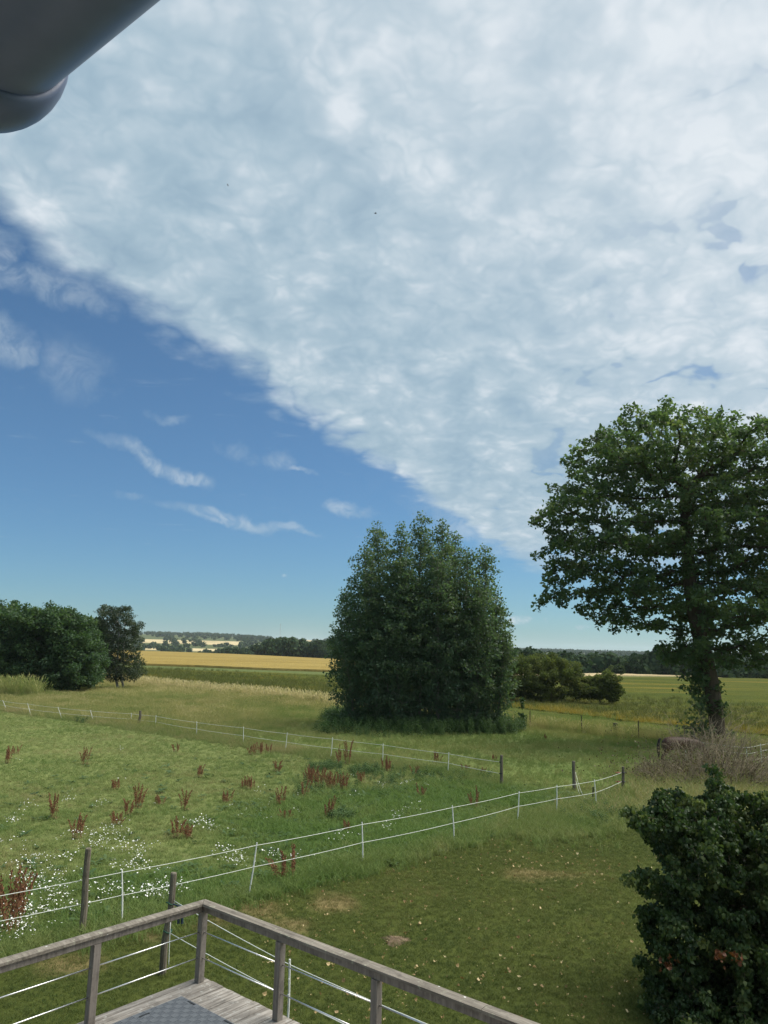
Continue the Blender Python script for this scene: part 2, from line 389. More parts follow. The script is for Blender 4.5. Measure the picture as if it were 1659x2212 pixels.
# ------------------------------------------------------------------ terrain
def seg_sd(x, y, pts):
    """signed side of a polyline given as y(x): positive beyond it"""
    px, py = zip(*sorted(pts)); return y - np.interp(x, px, py, left=None, right=None)
NEARF = [(-16., 8.4), (-8.3, 12.9), (-5.49, 15.0), (-4.91, 15.5), (-2.78, 17.64), (-.34, 20.07), (2.21, 22.56), (4.51, 25.31), (6.14, 26.92), (7.85, 28.17), (9.9, 31.5), (22., 33.5)]
FARF = [(-60., 78.), (-29.6, 61.), (-20.1, 54.), (-11., 46.55), (-5., 41.3), (.2, 37.2), (3.2, 35.2), (5.1, 32.5), (10., 31.6), (22., 33.5)]
def regions(x, y):
    d = np.hypot(x, y)
    lawn = 1 - sstep(seg_sd(x, y, NEARF) + 1.2 * (fbm(x, y, 3., 8) - .5), -1.0, .5)
    mead = sstep(seg_sd(x, y, FARF) + 2.0 * (fbm(x, y, 5., 9) - .5), -1.5, 1.0)
    return lawn, mead, d
def dryness(x, y):
    """how bleached the meadow beyond the far fence is: most at the left, by the birch and along the crop"""
    s = 67 - (x + y)
    left = 1 - sstep(x - .18 * (y - 50), -20, 2)
    edge = 1 - sstep(s, 1.0, 9.0)
    e2 = edge * (1 - .75 * sstep(x, 2, 9))
    return np.clip(.10 + .50 * left + .5 * e2 + .5 * (fbm(x, y, 9, 21) - .5), 0, 1)
def lush(x, y):
    """damp dark green patch of the paddock (behind the near fence)"""
    c = at(800, 1790); r = np.hypot((x - c[0] - .5) / 5.5, (y - c[1] - 1) / 6.)
    c2 = at(1030, 1715); r2 = np.hypot((x - c2[0]) / 4.0, (y - c2[1]) / 3.2)
    c3 = at(330, 1960); r3 = np.hypot((x - c3[0]) / 4.5, (y - c3[1]) / 3.)
    return np.clip(np.maximum(np.maximum(1 - sstep(r, .45, 1.25), 1 - sstep(r2, .5, 1.2)), .75 * (1 - sstep(r3, .5, 1.2))) + .5 * (fbm(x, y, 2.2, 31) - .5), 0, 1)
def worn(x, y):
    """straw-coloured worn patches of the lawn"""
    w = 0
    for (u, v, ru, rv) in ((560, 1962, 75, 22), (640, 2000, 60, 14), (150, 2085, 90, 30), (320, 2020, 40, 15), (450, 1985, 90, 18), (860, 2030, 14, 10), (720, 1950, 60, 20), (1180, 1890, 120, 12)):
        c = at(u, v); a = at(u + ru, v); b = at(u, v - rv)
        r = np.hypot((x - c[0]) / abs(a[0] - c[0]), (y - c[1]) / abs(b[1] - c[1]))
        w = np.maximum(w, 1 - sstep(r + .9 * (fbm(x, y, .8, 40) - .5), .3, 1.15))
    return w
def build_ground():
    az = np.radians(np.concatenate([np.arange(-180, -46, 6), np.arange(-46, 46, .5), np.arange(46, 180, 6)]))
    r = np.concatenate([[0.02], np.geomspace(2.5, 9000, 330)])
    A, Rr = np.meshgrid(az, r, indexing='ij')
    x = (np.sin(A) * Rr).ravel(); y = (np.cos(A) * Rr).ravel(); z = height(x, y)
    n, m = len(az), len(r)
    I = np.arange(n * m).reshape(n, m); J = np.roll(I, -1, 0)
    Q = np.stack([I[:, :-1], J[:, :-1], J[:, 1:], I[:, 1:]], -1).reshape(-1, 4)[:, ::-1]
    lawn, mead, d = regions(x, y); dr = dryness(x, y); lu = lush(x, y); wo = worn(x, y)
    c = lambda *t: np.array(t)[None]
    lawnc = c(.060, .076, .019) * (1 - wo[:, None]) + c(.17, .14, .065) * wo[:, None]
    padc = c(.145, .175, .062) * (1 - lu[:, None]) + c(.05, .085, .022) * lu[:, None]
    mdc = c(.145, .195, .062) * (1 - dr[:, None]) + c(.27, .245, .12) * dr[:, None]
    fldc = c(.105, .130, .045)
    col = padc * (1 - mead[:, None]) + mdc * mead[:, None]
    col = col * (1 - lawn[:, None]) + lawnc * lawn[:, None]
    f = sstep(x + y, 72, 80)[:, None]; col = col * (1 - f) + fldc * f
    fa = sstep(d, 600, 800)[:, None]; col = col * (1 - fa) + c(.085, .105, .045) * fa
    me = np_mesh('ground', np.c_[x, y, z], [Q], {'turf': col}, smooth=True)
    m_, N, out = new_mat('ground_turf')
    a = N.n('ShaderNodeAttribute', attribute_name='turf').outputs['Color']
    tc = N.n('ShaderNodeTexCoord').outputs['Object']
    n1 = N.noise(tc, 14., 5, .7); n2 = N.noise(tc, .8, 4, .6)
    col = N.mix(1.0, a, N.ramp(n1, [(.25, (.55, .55, .5)), (.5, (1, 1, 1)), (.75, (1.3, 1.25, 1.2))]), 'MULTIPLY')
    col = N.mix(1.0, col, N.ramp(n2, [(.3, (.8, .82, .8)), (.7, (1.2, 1.15, 1.1))]), 'MULTIPLY')
    p = N.n('ShaderNodeBsdfPrincipled', i={'Base Color': col, 'Roughness': 1.0, 'Specular IOR Level': .05})
    N.set(p, 'Normal', N.n('ShaderNodeBump', i={'Strength': .6, 'Distance': .05, 'Height': n1}).outputs[0])
    N.set(out, 0, p.outputs[0])
    tag(link('ground', me, m_), kind='structure')
build_ground()

def field(name, near, far, off, mat, nu=90, nv=40, pts=False):
    """a crop standing off metres high between a near and a far edge (lists of points)"""
    near = np.array([p[:2] for p in near]); far = np.array([p[:2] for p in far])
    t = np.linspace(0, 1, nu)
    def rs(P):
        L = np.r_[0, np.cumsum(np.hypot(*np.diff(P, axis=0).T))]; L /= L[-1]
        return np.c_[np.interp(t, L, P[:, 0]), np.interp(t, L, P[:, 1])]
    a, b = rs(near), rs(far); s = (np.linspace(0, 1, nv) ** 1.3)[:, None, None]
    G = a[None] * (1 - s) + b[None] * s
    x, y = G[..., 0].ravel(), G[..., 1].ravel(); z = height(x, y) + off
    I = np.arange(nu * nv).reshape(nv, nu)
    Q = np.stack([I[:-1, :-1], I[:-1, 1:], I[1:, 1:], I[1:, :-1]], -1).reshape(-1, 4)
    V = np.c_[x, y, z]
    rim = np.r_[I[0], I[1:, -1], I[-1, -2::-1], I[-2:0:-1, 0]]
    low = V[rim].copy(); low[:, 2] -= off + .3; k = len(V); nr = len(rim)
    j = np.arange(nr); S = np.c_[rim, k + j, k + (j + 1) % nr, rim[(j + 1) % nr]]
    me = np_mesh(name, np.r_[V, low], [Q, S], smooth=False)
    return tag(link(name, me, mat), kind='structure')
def crop_mat(name, c1, c2, c3, s1, s2, stretch=(1, 1, 1), rot=0., weed=None):
    m, N, out = new_mat(name)
    tc = N.n('ShaderNodeTexCoord').outputs['Object']
    mp = N.n('ShaderNodeMapping', i={0: tc}); mp.inputs['Scale'].default_value = stretch; mp.inputs['Rotation'].default_value = (0, 0, rot)
    a = N.noise(mp.outputs[0], s1, 5, .62); b = N.noise(tc, s2, 6, .7)
    col = N.ramp(a, [(.3, c1), (.52, c2), (.72, c3)])
    col = N.mix(1.0, col, N.ramp(b, [(.25, (.6, .62, .6)), (.5, (1, 1, 1)), (.78, (1.3, 1.25, 1.2))]), 'MULTIPLY')
    p = N.n('ShaderNodeBsdfPrincipled', i={'Base Color': col, 'Roughness': 1.0, 'Specular IOR Level': .05})
    N.set(p, 'Normal', N.n('ShaderNodeBump', i={'Strength': .8, 'Distance': .3, 'Height': b}).outputs[0])
    N.set(out, 0, p.outputs[0]); return m
WHEAT_NEAR = [(-150., 205.), at(200, 1432), at(310, 1437.5), at(420, 1441), at(560, 1447), at(740, 1453), at(860, 1459), at(1000, 1464)]
WHEAT_FAR = [(-260., 560.), at(200, 1403), at(310, 1406), at(420, 1410), at(560, 1417), at(740, 1426.5), at(860, 1434), at(1000, 1444)]
field('wheat_field', WHEAT_NEAR, WHEAT_FAR, .5, crop_mat('wheat', (.215, .155, .042), (.275, .205, .060), (.32, .245, .08), .02, .9, (1, 3.5, 1), rad(-40)))
EDGE_X, EDGE_Y = [-70, -23.2, -3.4, 4, 12.3, 16.4, 20.4, 25, 40, 60], [139, 91.7, 71.9, 72.5, 75, 67.5, 61.3, 55, 36, 15]
def crop_edge(x): return np.interp(x, EDGE_X, EDGE_Y)
CROP_NEAR = [(a, b + .4) for a, b in zip(EDGE_X, EDGE_Y)]
CROP_FAR = [(-140., 190.), at(310, 1446), at(560, 1454), at(740, 1461), at(900, 1467), at(1110, 1466), at(1330, 1464), at(1500, 1464.5), at(1659, 1467), (120., 190.)]
crop_m = crop_mat('bean_crop', (.044, .064, .009), (.074, .084, .013), (.165, .130, .022), .035, 1.2, (1, 3.2, 1), rad(30))
field('crop_field', CROP_NEAR, CROP_FAR, .18, crop_m, 140, 70)
straw_m = crop_mat('straw_strip', (.34, .26, .14), (.46, .37, .21), (.55, .46, .28), .05, 1.5)
field('stubble_field', [at(1000, 1463), at(1330, 1460.5), at(1500, 1462), at(1659, 1464.5), (140., 190.)],
      [at(1000, 1459), at(1330, 1455.5), at(1500, 1458), at(1659, 1461), (150., 200.)], .25, straw_m, 60, 6)
far_m = crop_mat('ripe_far_field', (.40, .32, .17), (.50, .41, .23), (.56, .47, .28), .01, .06)
for (ua, ub, v0, v1) in ((300, 520, 1389, 1381), (415, 480, 1407.5, 1401.5), (590, 700, 1383.5, 1380), (290, 340, 1404, 1399), (1380, 1440, 1412, 1410.5)):
    us = np.linspace(ua, ub, 10)
    field('ripe_field', [hit(u, v0 + (u - ua) * .025, 0, 500) for u in us], [hit(u, v1 + (u - ua) * .025, 0, 500) for u in us], .8, far_m, 30, 12)

# ------------------------------------------------------------------ trees
def colonize(A, nodes, par, step, infl, kill, iters=90, bias=(0, 0, 0), jit=.12, start=0):
    pos = [np.array(p, float) for p in nodes]; par = list(par); kids = [0] * len(pos)
    A = np.array(A, float); bd = np.full(len(A), 1e9); bi = np.zeros(len(A), int)
    new = list(range(start, len(pos))); bias = np.array(bias, float)
    for it in range(iters):
        for s in range(0, len(new), 400):
            idx = np.array(new[s:s + 400]); Pn = np.array([pos[i] for i in idx])
            D = ((A[:, None] - Pn[None]) ** 2).sum(-1); k = D.argmin(1); dm = np.sqrt(D[np.arange(len(A)), k])
            w = dm < bd; bd[w] = dm[w]; bi[w] = idx[k[w]]
        keep = bd > kill; A, bd, bi = A[keep], bd[keep], bi[keep]
        if len(A) == 0: break
        act = bd < infl
        if not act.any(): act = bd <= bd.min() + step
        src = bi[act]; P = np.array(pos); d = A[act] - P[src]; d /= np.linalg.norm(d, axis=1)[:, None] + 1e-9
        un, first, inv = np.unique(src, return_index=True, return_inverse=True); perm = rng.permutation(len(src))
        lead = np.zeros((len(un), 3)); lead[inv[perm]] = d[perm]          # one attractor leads, those on its side help
        ok = (d * lead[inv]).sum(1) > .25; S = np.zeros((len(un), 3)); np.add.at(S, inv[ok], d[ok])
        S /= np.linalg.norm(S, axis=1)[:, None] + 1e-9; S += bias + rng.normal(0, jit, S.shape); S /= np.linalg.norm(S, axis=1)[:, None] + 1e-9
        new = []; full = []
        for q, s in zip(un, S):
            if kids[q] >= 5: full.append(q); continue
            kids[q] += 1; pos.append(pos[q] + step * s); par.append(int(q)); kids.append(0); new.append(len(pos) - 1)
        if full:
            keep = ~np.isin(bi, full) | (rng.random(len(bi)) < .5); A, bd, bi = A[keep], bd[keep], bi[keep]
            if len(A) == 0: break
        if not new: break
    return np.array(pos), np.array(par)
def radii(par, tip, base, ex=2.3):
    n = len(par); w = np.zeros(n); kid = np.zeros(n, int)
    for i in range(n - 1, 0, -1):
        if kid[i] == 0: w[i] = 1.0
        if par[i] >= 0: w[par[i]] += w[i]; kid[par[i]] += 1
    w[0] = max(w[0], 1)
    r = w ** (1 / ex); r = tip + (base - tip) * (r - 1) / (r.max() - 1 + 1e-9)
    return r, kid
def frusta(P0, P1, r0, r1, n=5):
    d = P1 - P0; d /= np.linalg.norm(d, axis=1)[:, None] + 1e-9
    ref = np.where(np.abs(d[:, 2:3]) > .9, np.array([[1., 0, 0]]), np.array([[0, 0, 1.]]))
    a = np.cross(d, ref); a /= np.linalg.norm(a, axis=1)[:, None] + 1e-9; b = np.cross(d, a)
    t = 2 * np.pi * np.arange(n) / n; ring = np.cos(t)[None, :, None] * a[:, None] + np.sin(t)[None, :, None] * b[:, None]
    V = np.concatenate([P0[:, None] + ring * r0[:, None, None], P1[:, None] + ring * r1[:, None, None]], 1).reshape(-1, 3)
    k = np.arange(len(P0))[:, None] * 2 * n; j = np.arange(n)[None]
    Q = np.stack([k + j, k + (j + 1) % n, k + n + (j + 1) % n, k + n + j], -1).reshape(-1, 4)
    return V, Q
def wood_mesh(name, pos, par, r, n=6, rmin=0.0):
    e = np.array([i for i in range(1, len(par)) if par[i] >= 0 and r[i] >= rmin])
    p = par[e]; r0 = np.minimum(r[p], r[e] * 1.6 + .01)
    V, Q = frusta(pos[p], pos[e] + (pos[e] - pos[p]) * .06, r0, r[e], n)
    return np_mesh(name, V, [Q], smooth=True)
def unit(v): return v / (np.linalg.norm(v, axis=1)[:, None] + 1e-9)
def leaves_mesh(name, P, L, Wd, up=.55, droop=0.0, tint=None, fold=.25, curl=None):
    n = len(P); nr = unit(rng.normal(0, 1, (n, 3)) + np.array([0, 0, up * 2.0])[None])
    ln = unit(np.cross(nr, rng.normal(0, 1, (n, 3)))); ln = unit(ln + np.array([0, 0, -droop])[None])
    wd = unit(np.cross(ln, nr)); nr = np.cross(wd, ln)
    s = (rng.uniform(.55, 1.4, n))[:, None]; L = L * s; Wd = Wd * s
    tint = rng.random(n) if tint is None else tint
    if curl is None:
        V = np.stack([P, P + ln * L * .45 + wd * Wd * .5 + nr * Wd * fold, P + ln * L, P + ln * L * .45 - wd * Wd * .5 + nr * Wd * fold], 1)
        Q = np.arange(n * 4).reshape(n, 4); k = 4; polys = [Q]
    else:   # a longer leaf curled along its length: three bands
        c = curl * rng.uniform(.4, 1.4, n)[:, None]; st = []
        for t, w in ((0, .25), (.35, 1.), (.72, .8), (1., .08)):
            ctr = P + ln * L * (np.sin(c * t) / c) + nr * (-L) * ((1 - np.cos(c * t)) / c)
            st += [ctr + wd * Wd * .5 * w + nr * Wd * .18 * w, ctr - wd * Wd * .5 * w + nr * Wd * .18 * w]
        V = np.stack(st, 1); b = np.arange(n)[:, None] * 8; k = 8
        polys = [np.concatenate([b + np.array([[0, 2, 3, 1]]), b + np.array([[2, 4, 5, 3]]), b + np.array([[4, 6, 7, 5]])], 0)]
    return np_mesh(name, V.reshape(-1, 3), polys, {'tint': np.repeat(tint, k)})
def lobe_points(lobes, n):
    """lobes: (centre, half sizes); uniform samples of the union"""
    vol = np.array([np.prod(h) for _, h in lobes]) ** .8; out = []
    for (c, h), k in zip(lobes, rng.multinomial(n, vol / vol.sum())):
        v = unit(rng.normal(0, 1, (k, 3))) * (rng.random(k) ** (1 / 2.6))[:, None]; out.append(np.array(c)[None] + v * np.array(h)[None])
    return np.concatenate(out)
def px_lobes(Y, lst, depth):
    out = []
    for t in lst:
        u, v, ru, rv = t[:4]; dy = t[4] if len(t) > 4 else 0.; dp = t[5] if len(t) > 5 else depth
        c = atY(u, v, Y + dy); a = atY(u + ru, v, Y + dy); b = atY(u, v - rv, Y + dy)
        out.append((c, (abs(a[0] - c[0]), dp, abs(b[2] - c[2]))))
    return out
def path_nodes(pts, step):
    pts = [np.array(p, float) for p in pts]; out = [pts[0]]
    for a, b in zip(pts[:-1], pts[1:]):
        k = max(1, int(round(np.linalg.norm(b - a) / step)))
        out += [a + (b - a) * (j + 1) / k for j in range(k)]
    return out, [-1] + list(range(len(out) - 1))
def make_tree(name, label, cat, base, trunk, A, step, infl, kill, tip, rbase, leaf, nleaf, spread, mats, group=None,
              bias=(0, 0, .0), jit=.14, start=0, up=.55, droop=0., ends=.35, leafname='crown', curl=None, nside=6, iters=110, shade=None, exw=2.3):
    base = np.array(base, float); nodes, par = path_nodes(trunk, step)
    pos, par = colonize(A, nodes, par, step, infl, kill, iters, bias, jit, start)
    r, kid = radii(par, tip, rbase, exw)
    t = empty(name, base, 0, label, cat, group)
    wm = wood_mesh('trunk', pos - base, par, r, nside); link('trunk', wm, mats[0], t)
    idx = np.where((r < tip + (rbase - tip) * ends) & ((np.arange(len(r)) > len(nodes) - 1) | (np.arange(len(r)) > .62 * len(nodes))))[0]
    if len(idx) == 0: idx = np.arange(len(r))
    wgt = np.where(kid[idx] == 0, 1.6, 1.0)
    pick = rng.choice(idx, nleaf, p=wgt / wgt.sum())
    ctr = pos[pick] - base
    # leaves sit in sprays about each twig, the sprays of one twig share a lean and a tint
    node_t = rng.normal(0, .17, len(pos)); off = rng.normal(0, 1, (nleaf, 3)); off = off / (1 + .25 * np.linalg.norm(off, axis=1))[:, None]
    P = ctr + off * np.array([spread, spread, spread * .72])[None]
    tint = np.clip(.42 + 1.25 * node_t[pick] + rng.normal(0, .18, nleaf), 0, 1)
    link(leafname, leaves_mesh(leafname, P, leaf[0], leaf[1], up, droop, tint, curl=curl), mats[1], t)
    return t, pos, par, r

# the big maple by the thicket
def build_maple():
    Y = 47.85
    lob = px_lobes(Y, [(1440, 955, 165, 82), (1590, 985, 130, 75), (1320, 1000, 105, 62), (1265, 1085, 90, 55), (1205, 1125, 58, 34), (1300, 1180, 125, 62), (1235, 1060, 50, 50),
                       (1210, 1250, 52, 48), (1168, 1302, 26, 26), (1335, 1270, 95, 62), (1480, 1130, 190, 140), (1650, 1130, 170, 150), (1610, 1320, 150, 90), (1260, 1315, 26, 22),
                       (1470, 1290, 120, 75), (1495, 1395, 75, 40), (1590, 1400, 75, 38), (1330, 1335, 55, 26), (1420, 1365, 40, 22), (1730, 1230, 110, 130), (1720, 1020, 90, 90), (1180, 1190, 30, 30), (1460, 1420, 50, 26), (1560, 1425, 70, 26), (1640, 1400, 70, 40), (1200, 1290, 40, 24), (1150, 1318, 12, 12), (1290, 1320, 40, 24), (1375, 1345, 60, 24), (1700, 1330, 80, 80)], 5.2)
    lob = [(c, (h[0], min(h[1], max(1.0, 1.5 * h[0])), h[2])) for c, h in lob]
    A = lobe_points(lob, 3300)
    tr = [atY(1552, 1612, Y), atY(1547, 1545, Y), atY(1535, 1470, Y), atY(1519, 1405, Y), atY(1502, 1335, Y), atY(1490, 1260, Y), atY(1482, 1150, Y), atY(1478, 1050, Y)]
    tr[0][2] = -.1
    t, pos, par, r = make_tree('maple_tree', 'tall broad maple with a leaning bare trunk beside the dry thicket', 'tree', (tr[0][0], tr[0][1], 0), tr, A, .62, 3.4, .75, .018, .50,
                  (.235, .20), 74000, .33, (M['bark'], M['maple_leaf']), jit=.16, start=9, up=.5, ends=.22, nside=8)
    b = np.array(t.location)
    # leafy shoots round the foot of the trunk
    P = []; S = MB()
    for k in range(46):
        f = rng.random(); c = atY(1549 - 18 * f, 1605 - 165 * f, Y) - b; a = rng.uniform(0, 6.28)
        if rng.random() < .62: a = rng.normal(math.pi, .8)
        L = rng.uniform(.6, 1.9) * (1.15 - .55 * f) * (1.25 if math.cos(a) < 0 else .55)
        dr = np.array([math.cos(a), math.sin(a) * .8, rng.uniform(.15, .8)]); s = c + np.array([math.cos(a), math.sin(a), 0]) * .34
        q = [s + dr * L * t - np.array([0, 0, .25]) * L * t * t for t in np.linspace(0, 1, 5)]; S.tube(q, [.02, .016, .012, .009, .005], 4)
        for j in range(40): P.append(q[rng.integers(1, 5)] + rng.normal(0, .15, 3))
    tag(S.build('basal_shoots', M['bark'], t), kind='stuff')
    link('basal_leaves', leaves_mesh('basal_leaves', np.array(P), .22, .19, .5, .2), M['maple_leaf'], t)
build_maple()

# the dense poplar clump: each stem a tree of its own
def build_poplars():
    #   base u, Y, crown top (u, v), crown half width px, lean
    spec = [(800, 54.5, 788, 1178, 48), (830, 56.5, 815, 1128, 46), (862, 54.0, 868, 1130, 44), (893, 57.0, 912, 1112, 46), (925, 55.0, 958, 1120, 40), (958, 57.0, 985, 1150, 46),
            (985, 54.5, 1012, 1190, 46), (1020, 56.0, 1052, 1182, 44), (1050, 55.5, 1078, 1290, 42), (775, 56.0, 745, 1268, 40), (1070, 54.3, 1090, 1370, 34), (765, 54.3, 738, 1370, 40), (905, 53.5, 900, 1250, 62), (845, 53.4, 826, 1300, 56), (990, 53.4, 1000, 1330, 60), (870, 53.2, 868, 1205, 50), (945, 53.3, 946, 1190, 50), (1030, 53.6, 1036, 1262, 48), (812, 53.6, 800, 1245, 46)]
    for i, (ub, Y, ut, vt, w) in enumerate(spec):
        b = atY(ub, 1562, Y); b[2] = hz(b[0], b[1]) - .05; top = atY(ut, vt + 4, Y); hgt = top[2] - b[2]
        wm = w / FPX * Y * 1.18
        n = int(420 + hgt * 42); t = rng.beta(1.15, 1.0, n)
        prof = wm * np.minimum(1.0, (.62 + 1.2 * t)) * np.clip((1.04 - t) / .45, 0, 1) ** .8 * (1 - .30 * (1 - sstep(t, .55, .8)) * np.cos(t * 14 + i * 2.1) ** 2)
        ang = rng.uniform(0, 6.283, n); rr = np.sqrt(rng.random(n)) * prof
        ax = b[None] * (1 - t[:, None]) + top[None] * t[:, None] + np.array([(ut - ub) / FPX * Y * .0, 0, 0])[None]
        A = ax + np.c_[np.cos(ang) * rr, np.sin(ang) * rr, .25 * np.ones(n)]
        for _k in range(7):
            tt = rng.uniform(.62, .99); k0 = int(26 + 10 * tt); a_ = rng.uniform(0, 6.283); tl = np.linspace(tt - .30, tt, k0)
            rr_ = wm * rng.uniform(.35, .80) * min(1., (1.14 - tt) / .34); c_ = b[None] * (1 - tl[:, None]) + top[None] * tl[:, None]
            A = np.r_[A, c_ + np.array([math.cos(a_) * rr_, math.sin(a_) * rr_, 0])[None] * (.75 + .25 * (tl - tl[0])[:, None] / .3) + rng.normal(0, .16, (k0, 3))]
        if i == 11:  # a side branch reaching out to the left
            A = np.r_[A, np.linspace(atY(745, 1400, Y), atY(716, 1352, Y), 12) + rng.normal(0, .12, (12, 3))]
        bend = np.array([rng.normal(0, .25), rng.normal(0, .25), 0])
        tr = [b, b * .66 + top * .34 + bend, b * .34 + top * .66 + bend * .6, b * .06 + top * .94]
        make_tree('poplar_tree', 'slender leafy poplar standing in the dense clump in the meadow', 'tree', b, tr, A, .42, 1.9, .5, .010, .055 + hgt * .0062,
                  (.155, .135), int(hgt * 720), .30, (M['poplar_bark'], M['poplar_leaf']), 'poplars of the clump', bias=(0, 0, .38), jit=.14, start=2, up=.25, ends=.5)
build_poplars()

def ground_pt(u, v):
    p = at(u, v); p[2] = hz(p[0], p[1]); return p
def bushy(name, label, cat, Y, ub, vb, lobes, depth, n, leaf, nleaf, spread, mats, step=.6, infl=3., kill=.7, rbase=.2, tip=.012, up=.5, trunks=None, bias=(0, 0, .05), **kw):
    b = atY(ub, vb, Y); b[2] = hz(b[0], b[1]) - .05
    lob = px_lobes(Y, lobes, depth); A = lobe_points(lob, n); A = A[A[:, 2] > b[2] + .25]
    tr = trunks or [b, b + np.array([0.05, 0, .8]), b + np.array([.1, .1, 2.])]
    return make_tree(name, label, cat, b, tr, A, step, infl, kill, tip, rbase, leaf, nleaf, spread, mats, start=0, up=up, bias=bias, **kw)
bushy('round_tree', 'large dense round-crowned tree reaching to the ground beside the birch', 'tree', 82., 95, 1492,
      [(105, 1405, 112, 86), (40, 1400, 110, 84), (-60, 1410, 100, 90), (170, 1430, 52, 55), (190, 1450, 30, 40), (60, 1460, 130, 34), (140, 1465, 75, 28), (90, 1340, 70, 30), (60, 1345, 60, 34), (135, 1350, 50, 34), (180, 1395, 36, 40), (118, 1378, 92, 66)], 4.6, 2300, (.27, .18), 95000, .48,
      (M['bark'], M['round_leaf']), step=.7, rbase=.28, up=.45)
bushy('tall_tree', 'taller dark tree rising behind the large round-crowned tree', 'tree', 96., -5, 1480,
      [(8, 1345, 34, 50), (28, 1318, 15, 22), (-45, 1350, 60, 60), (0, 1410, 60, 60)], 3., 500, (.30, .2), 11000, .4, (M['bark'], M['round_leaf']), step=.7, rbase=.2)
bushy('dark_tree', 'narrow dark tree squeezed between the round-crowned tree and birch', 'tree', 97., 214, 1478,
      [(212, 1365, 22, 30), (216, 1410, 26, 50)], 1.6, 300, (.28, .2), 7000, .36, (M['bark'], M['wood_leaf']), step=.6, rbase=.14)
def build_birch():
    Y = 89.8; b = atY(256, 1490, Y); b[2] = hz(b[0], b[1]) - .05
    lob = px_lobes(Y, [(232, 1325, 20, 22), (266, 1328, 24, 22), (290, 1355, 18, 22), (240, 1365, 26, 30), (222, 1345, 14, 14), (275, 1380, 34, 30), (235, 1415, 32, 40), (280, 1425, 34, 36), (255, 1450, 36, 22), (297, 1452, 20, 16), (212, 1440, 12, 26)], 1.9)
    A = lobe_points(lob, 1000)
    q = lambda u, v, dy=0: atY(u, v, Y + dy)
    b2 = np.array([.42, .1, 0])
    tr = [b + b2 * .0, q(250, 1465), q(253, 1430), q(256, 1390), q(258, 1350), q(240, 1322)]
    t, pos, par, r = make_tree('birch_tree', 'slim drooping birch with two pale stems beside the round tree', 'tree', b, tr, A, .45, 2.2, .5, .010, .15,
        (.17, .11), 22000, .30, (M['birch_bark'], M['birch_leaf']), bias=(0, 0, -.16), start=6, up=.1, droop=.9, ends=.5)
    S = MB(); o = np.array(t.location)
    S.tube([np.array([.62, .1, -.1]), q(263, 1465) - o, q(262, 1430) - o, q(268, 1390) - o, q(270, 1345) - o], [.15, .12, .10, .07, .03], 7)
    S.build('second_trunk', M['birch_bark'], t, smooth=True)
build_birch()
bushy('willow_bush', 'broad olive-green mound of willow behind the poplar clump', 'bush', 84., 1190, 1516,
      [(1175, 1462, 85, 50), (1130, 1455, 50, 46), (1210, 1450, 50, 32), (1170, 1492, 110, 24), (1248, 1478, 34, 34)], 3.6, 900, (.24, .12), 30000, .34, (M['bark'], M['willow_leaf']), rbase=.12)
bushy('low_bush', 'low dark bush at the end of the willow mound in the crop', 'bush', 82., 1295, 1514,
      [(1290, 1487, 48, 24), (1310, 1466, 26, 20), (1322, 1492, 20, 20)], 2.0, 420, (.24, .13), 12000, .30, (M['bark'], M['willow_leaf']), rbase=.09)
bushy('field_tree', 'small rounded lone tree at the far edge of the green crop', 'tree', 205., 1336, 1460,
      [(1337, 1448, 11, 10)], 1.2, 120, (.5, .4), 1500, .45, (M['bark'], M['wood_leaf']), step=.5, rbase=.12)
bushy('pale_bush', 'pale round bush beside the lone tree at the crop edge', 'bush', 212., 1321, 1456,
      [(1321, 1449, 10, 6)], 1.2, 90, (.45, .35), 1100, .4, (M['bark'], M['willow_leaf']), step=.5, rbase=.08)
bushy('weed_bush', 'tall leafy weed standing alone right of the poplar clump', 'plant', 56.5, 1127, 1572,
      [(1127, 1555, 9, 17), (1122, 1562, 7, 9)], .3, 90, (.16, .1), 900, .12, (M['bark'], M['round_leaf']), step=.18, infl=1., kill=.2, rbase=.02, tip=.004)

# ------------------------------------------------------------------ far woods
def crown_template(nq, seed, quad, nc=4):
    g = np.random.default_rng(seed)
    lob = [(np.array([0, 0, .52]), .40)] + [(np.array([g.normal(0, .2), g.normal(0, .2), g.uniform(.3, .75)]), g.uniform(.18, .30)) for _ in range(6)]
    P = []; Nn = []
    for k in range(nq):
        c, r = lob[g.integers(len(lob))]; v = g.normal(0, 1, 3); v /= np.linalg.norm(v); P.append(c + v * r * g.uniform(.8, 1.06) * np.array([1, 1, .92])); Nn.append(v + g.normal(0, .5, 3))
    P = np.array(P); Nn = unit(np.array(Nn)); a = unit(np.cross(Nn, g.normal(0, 1, (nq, 3)))); b = np.cross(Nn, a)
    s = quad * g.uniform(.6, 1.4, (nq, 1))
    V = np.stack([P - a * s - b * s * .4, P + a * s * .3 - b * s, P + a * s + b * s * .5, P - a * s * .2 + b * s], 1)
    base = lob[:nc]
    sv, sf = [], []
    for c, r in base:   # closed cores keep the crowns from being see-through
        k = len(sv)
        for i, ph in enumerate((-1.2, -.5, .3, 1.0)):
            for j in range(6):
                th = j * 1.047; sv.append(c + .74 * r * np.array([math.cos(ph) * math.cos(th), math.cos(ph) * math.sin(th), math.sin(ph)]))
        for i in range(3):
            for j in range(6): sf.append((k + i * 6 + j, k + i * 6 + (j + 1) % 6, k + i * 6 + 6 + (j + 1) % 6, k + i * 6 + 6 + j))
    V = np.r_[V.reshape(-1, 3), np.array(sv)]
    Q = np.r_[np.arange(nq * 4).reshape(-1, 4), np.array(sf) + nq * 4]
    tn = np.r_[np.repeat(np.clip(g.normal(.45, .2, nq), 0, 1), 4), np.full(len(sv), .15)]
    return V, Q, tn
TPL_NEAR = [crown_template(560, 50 + k, .056) for k in range(6)]
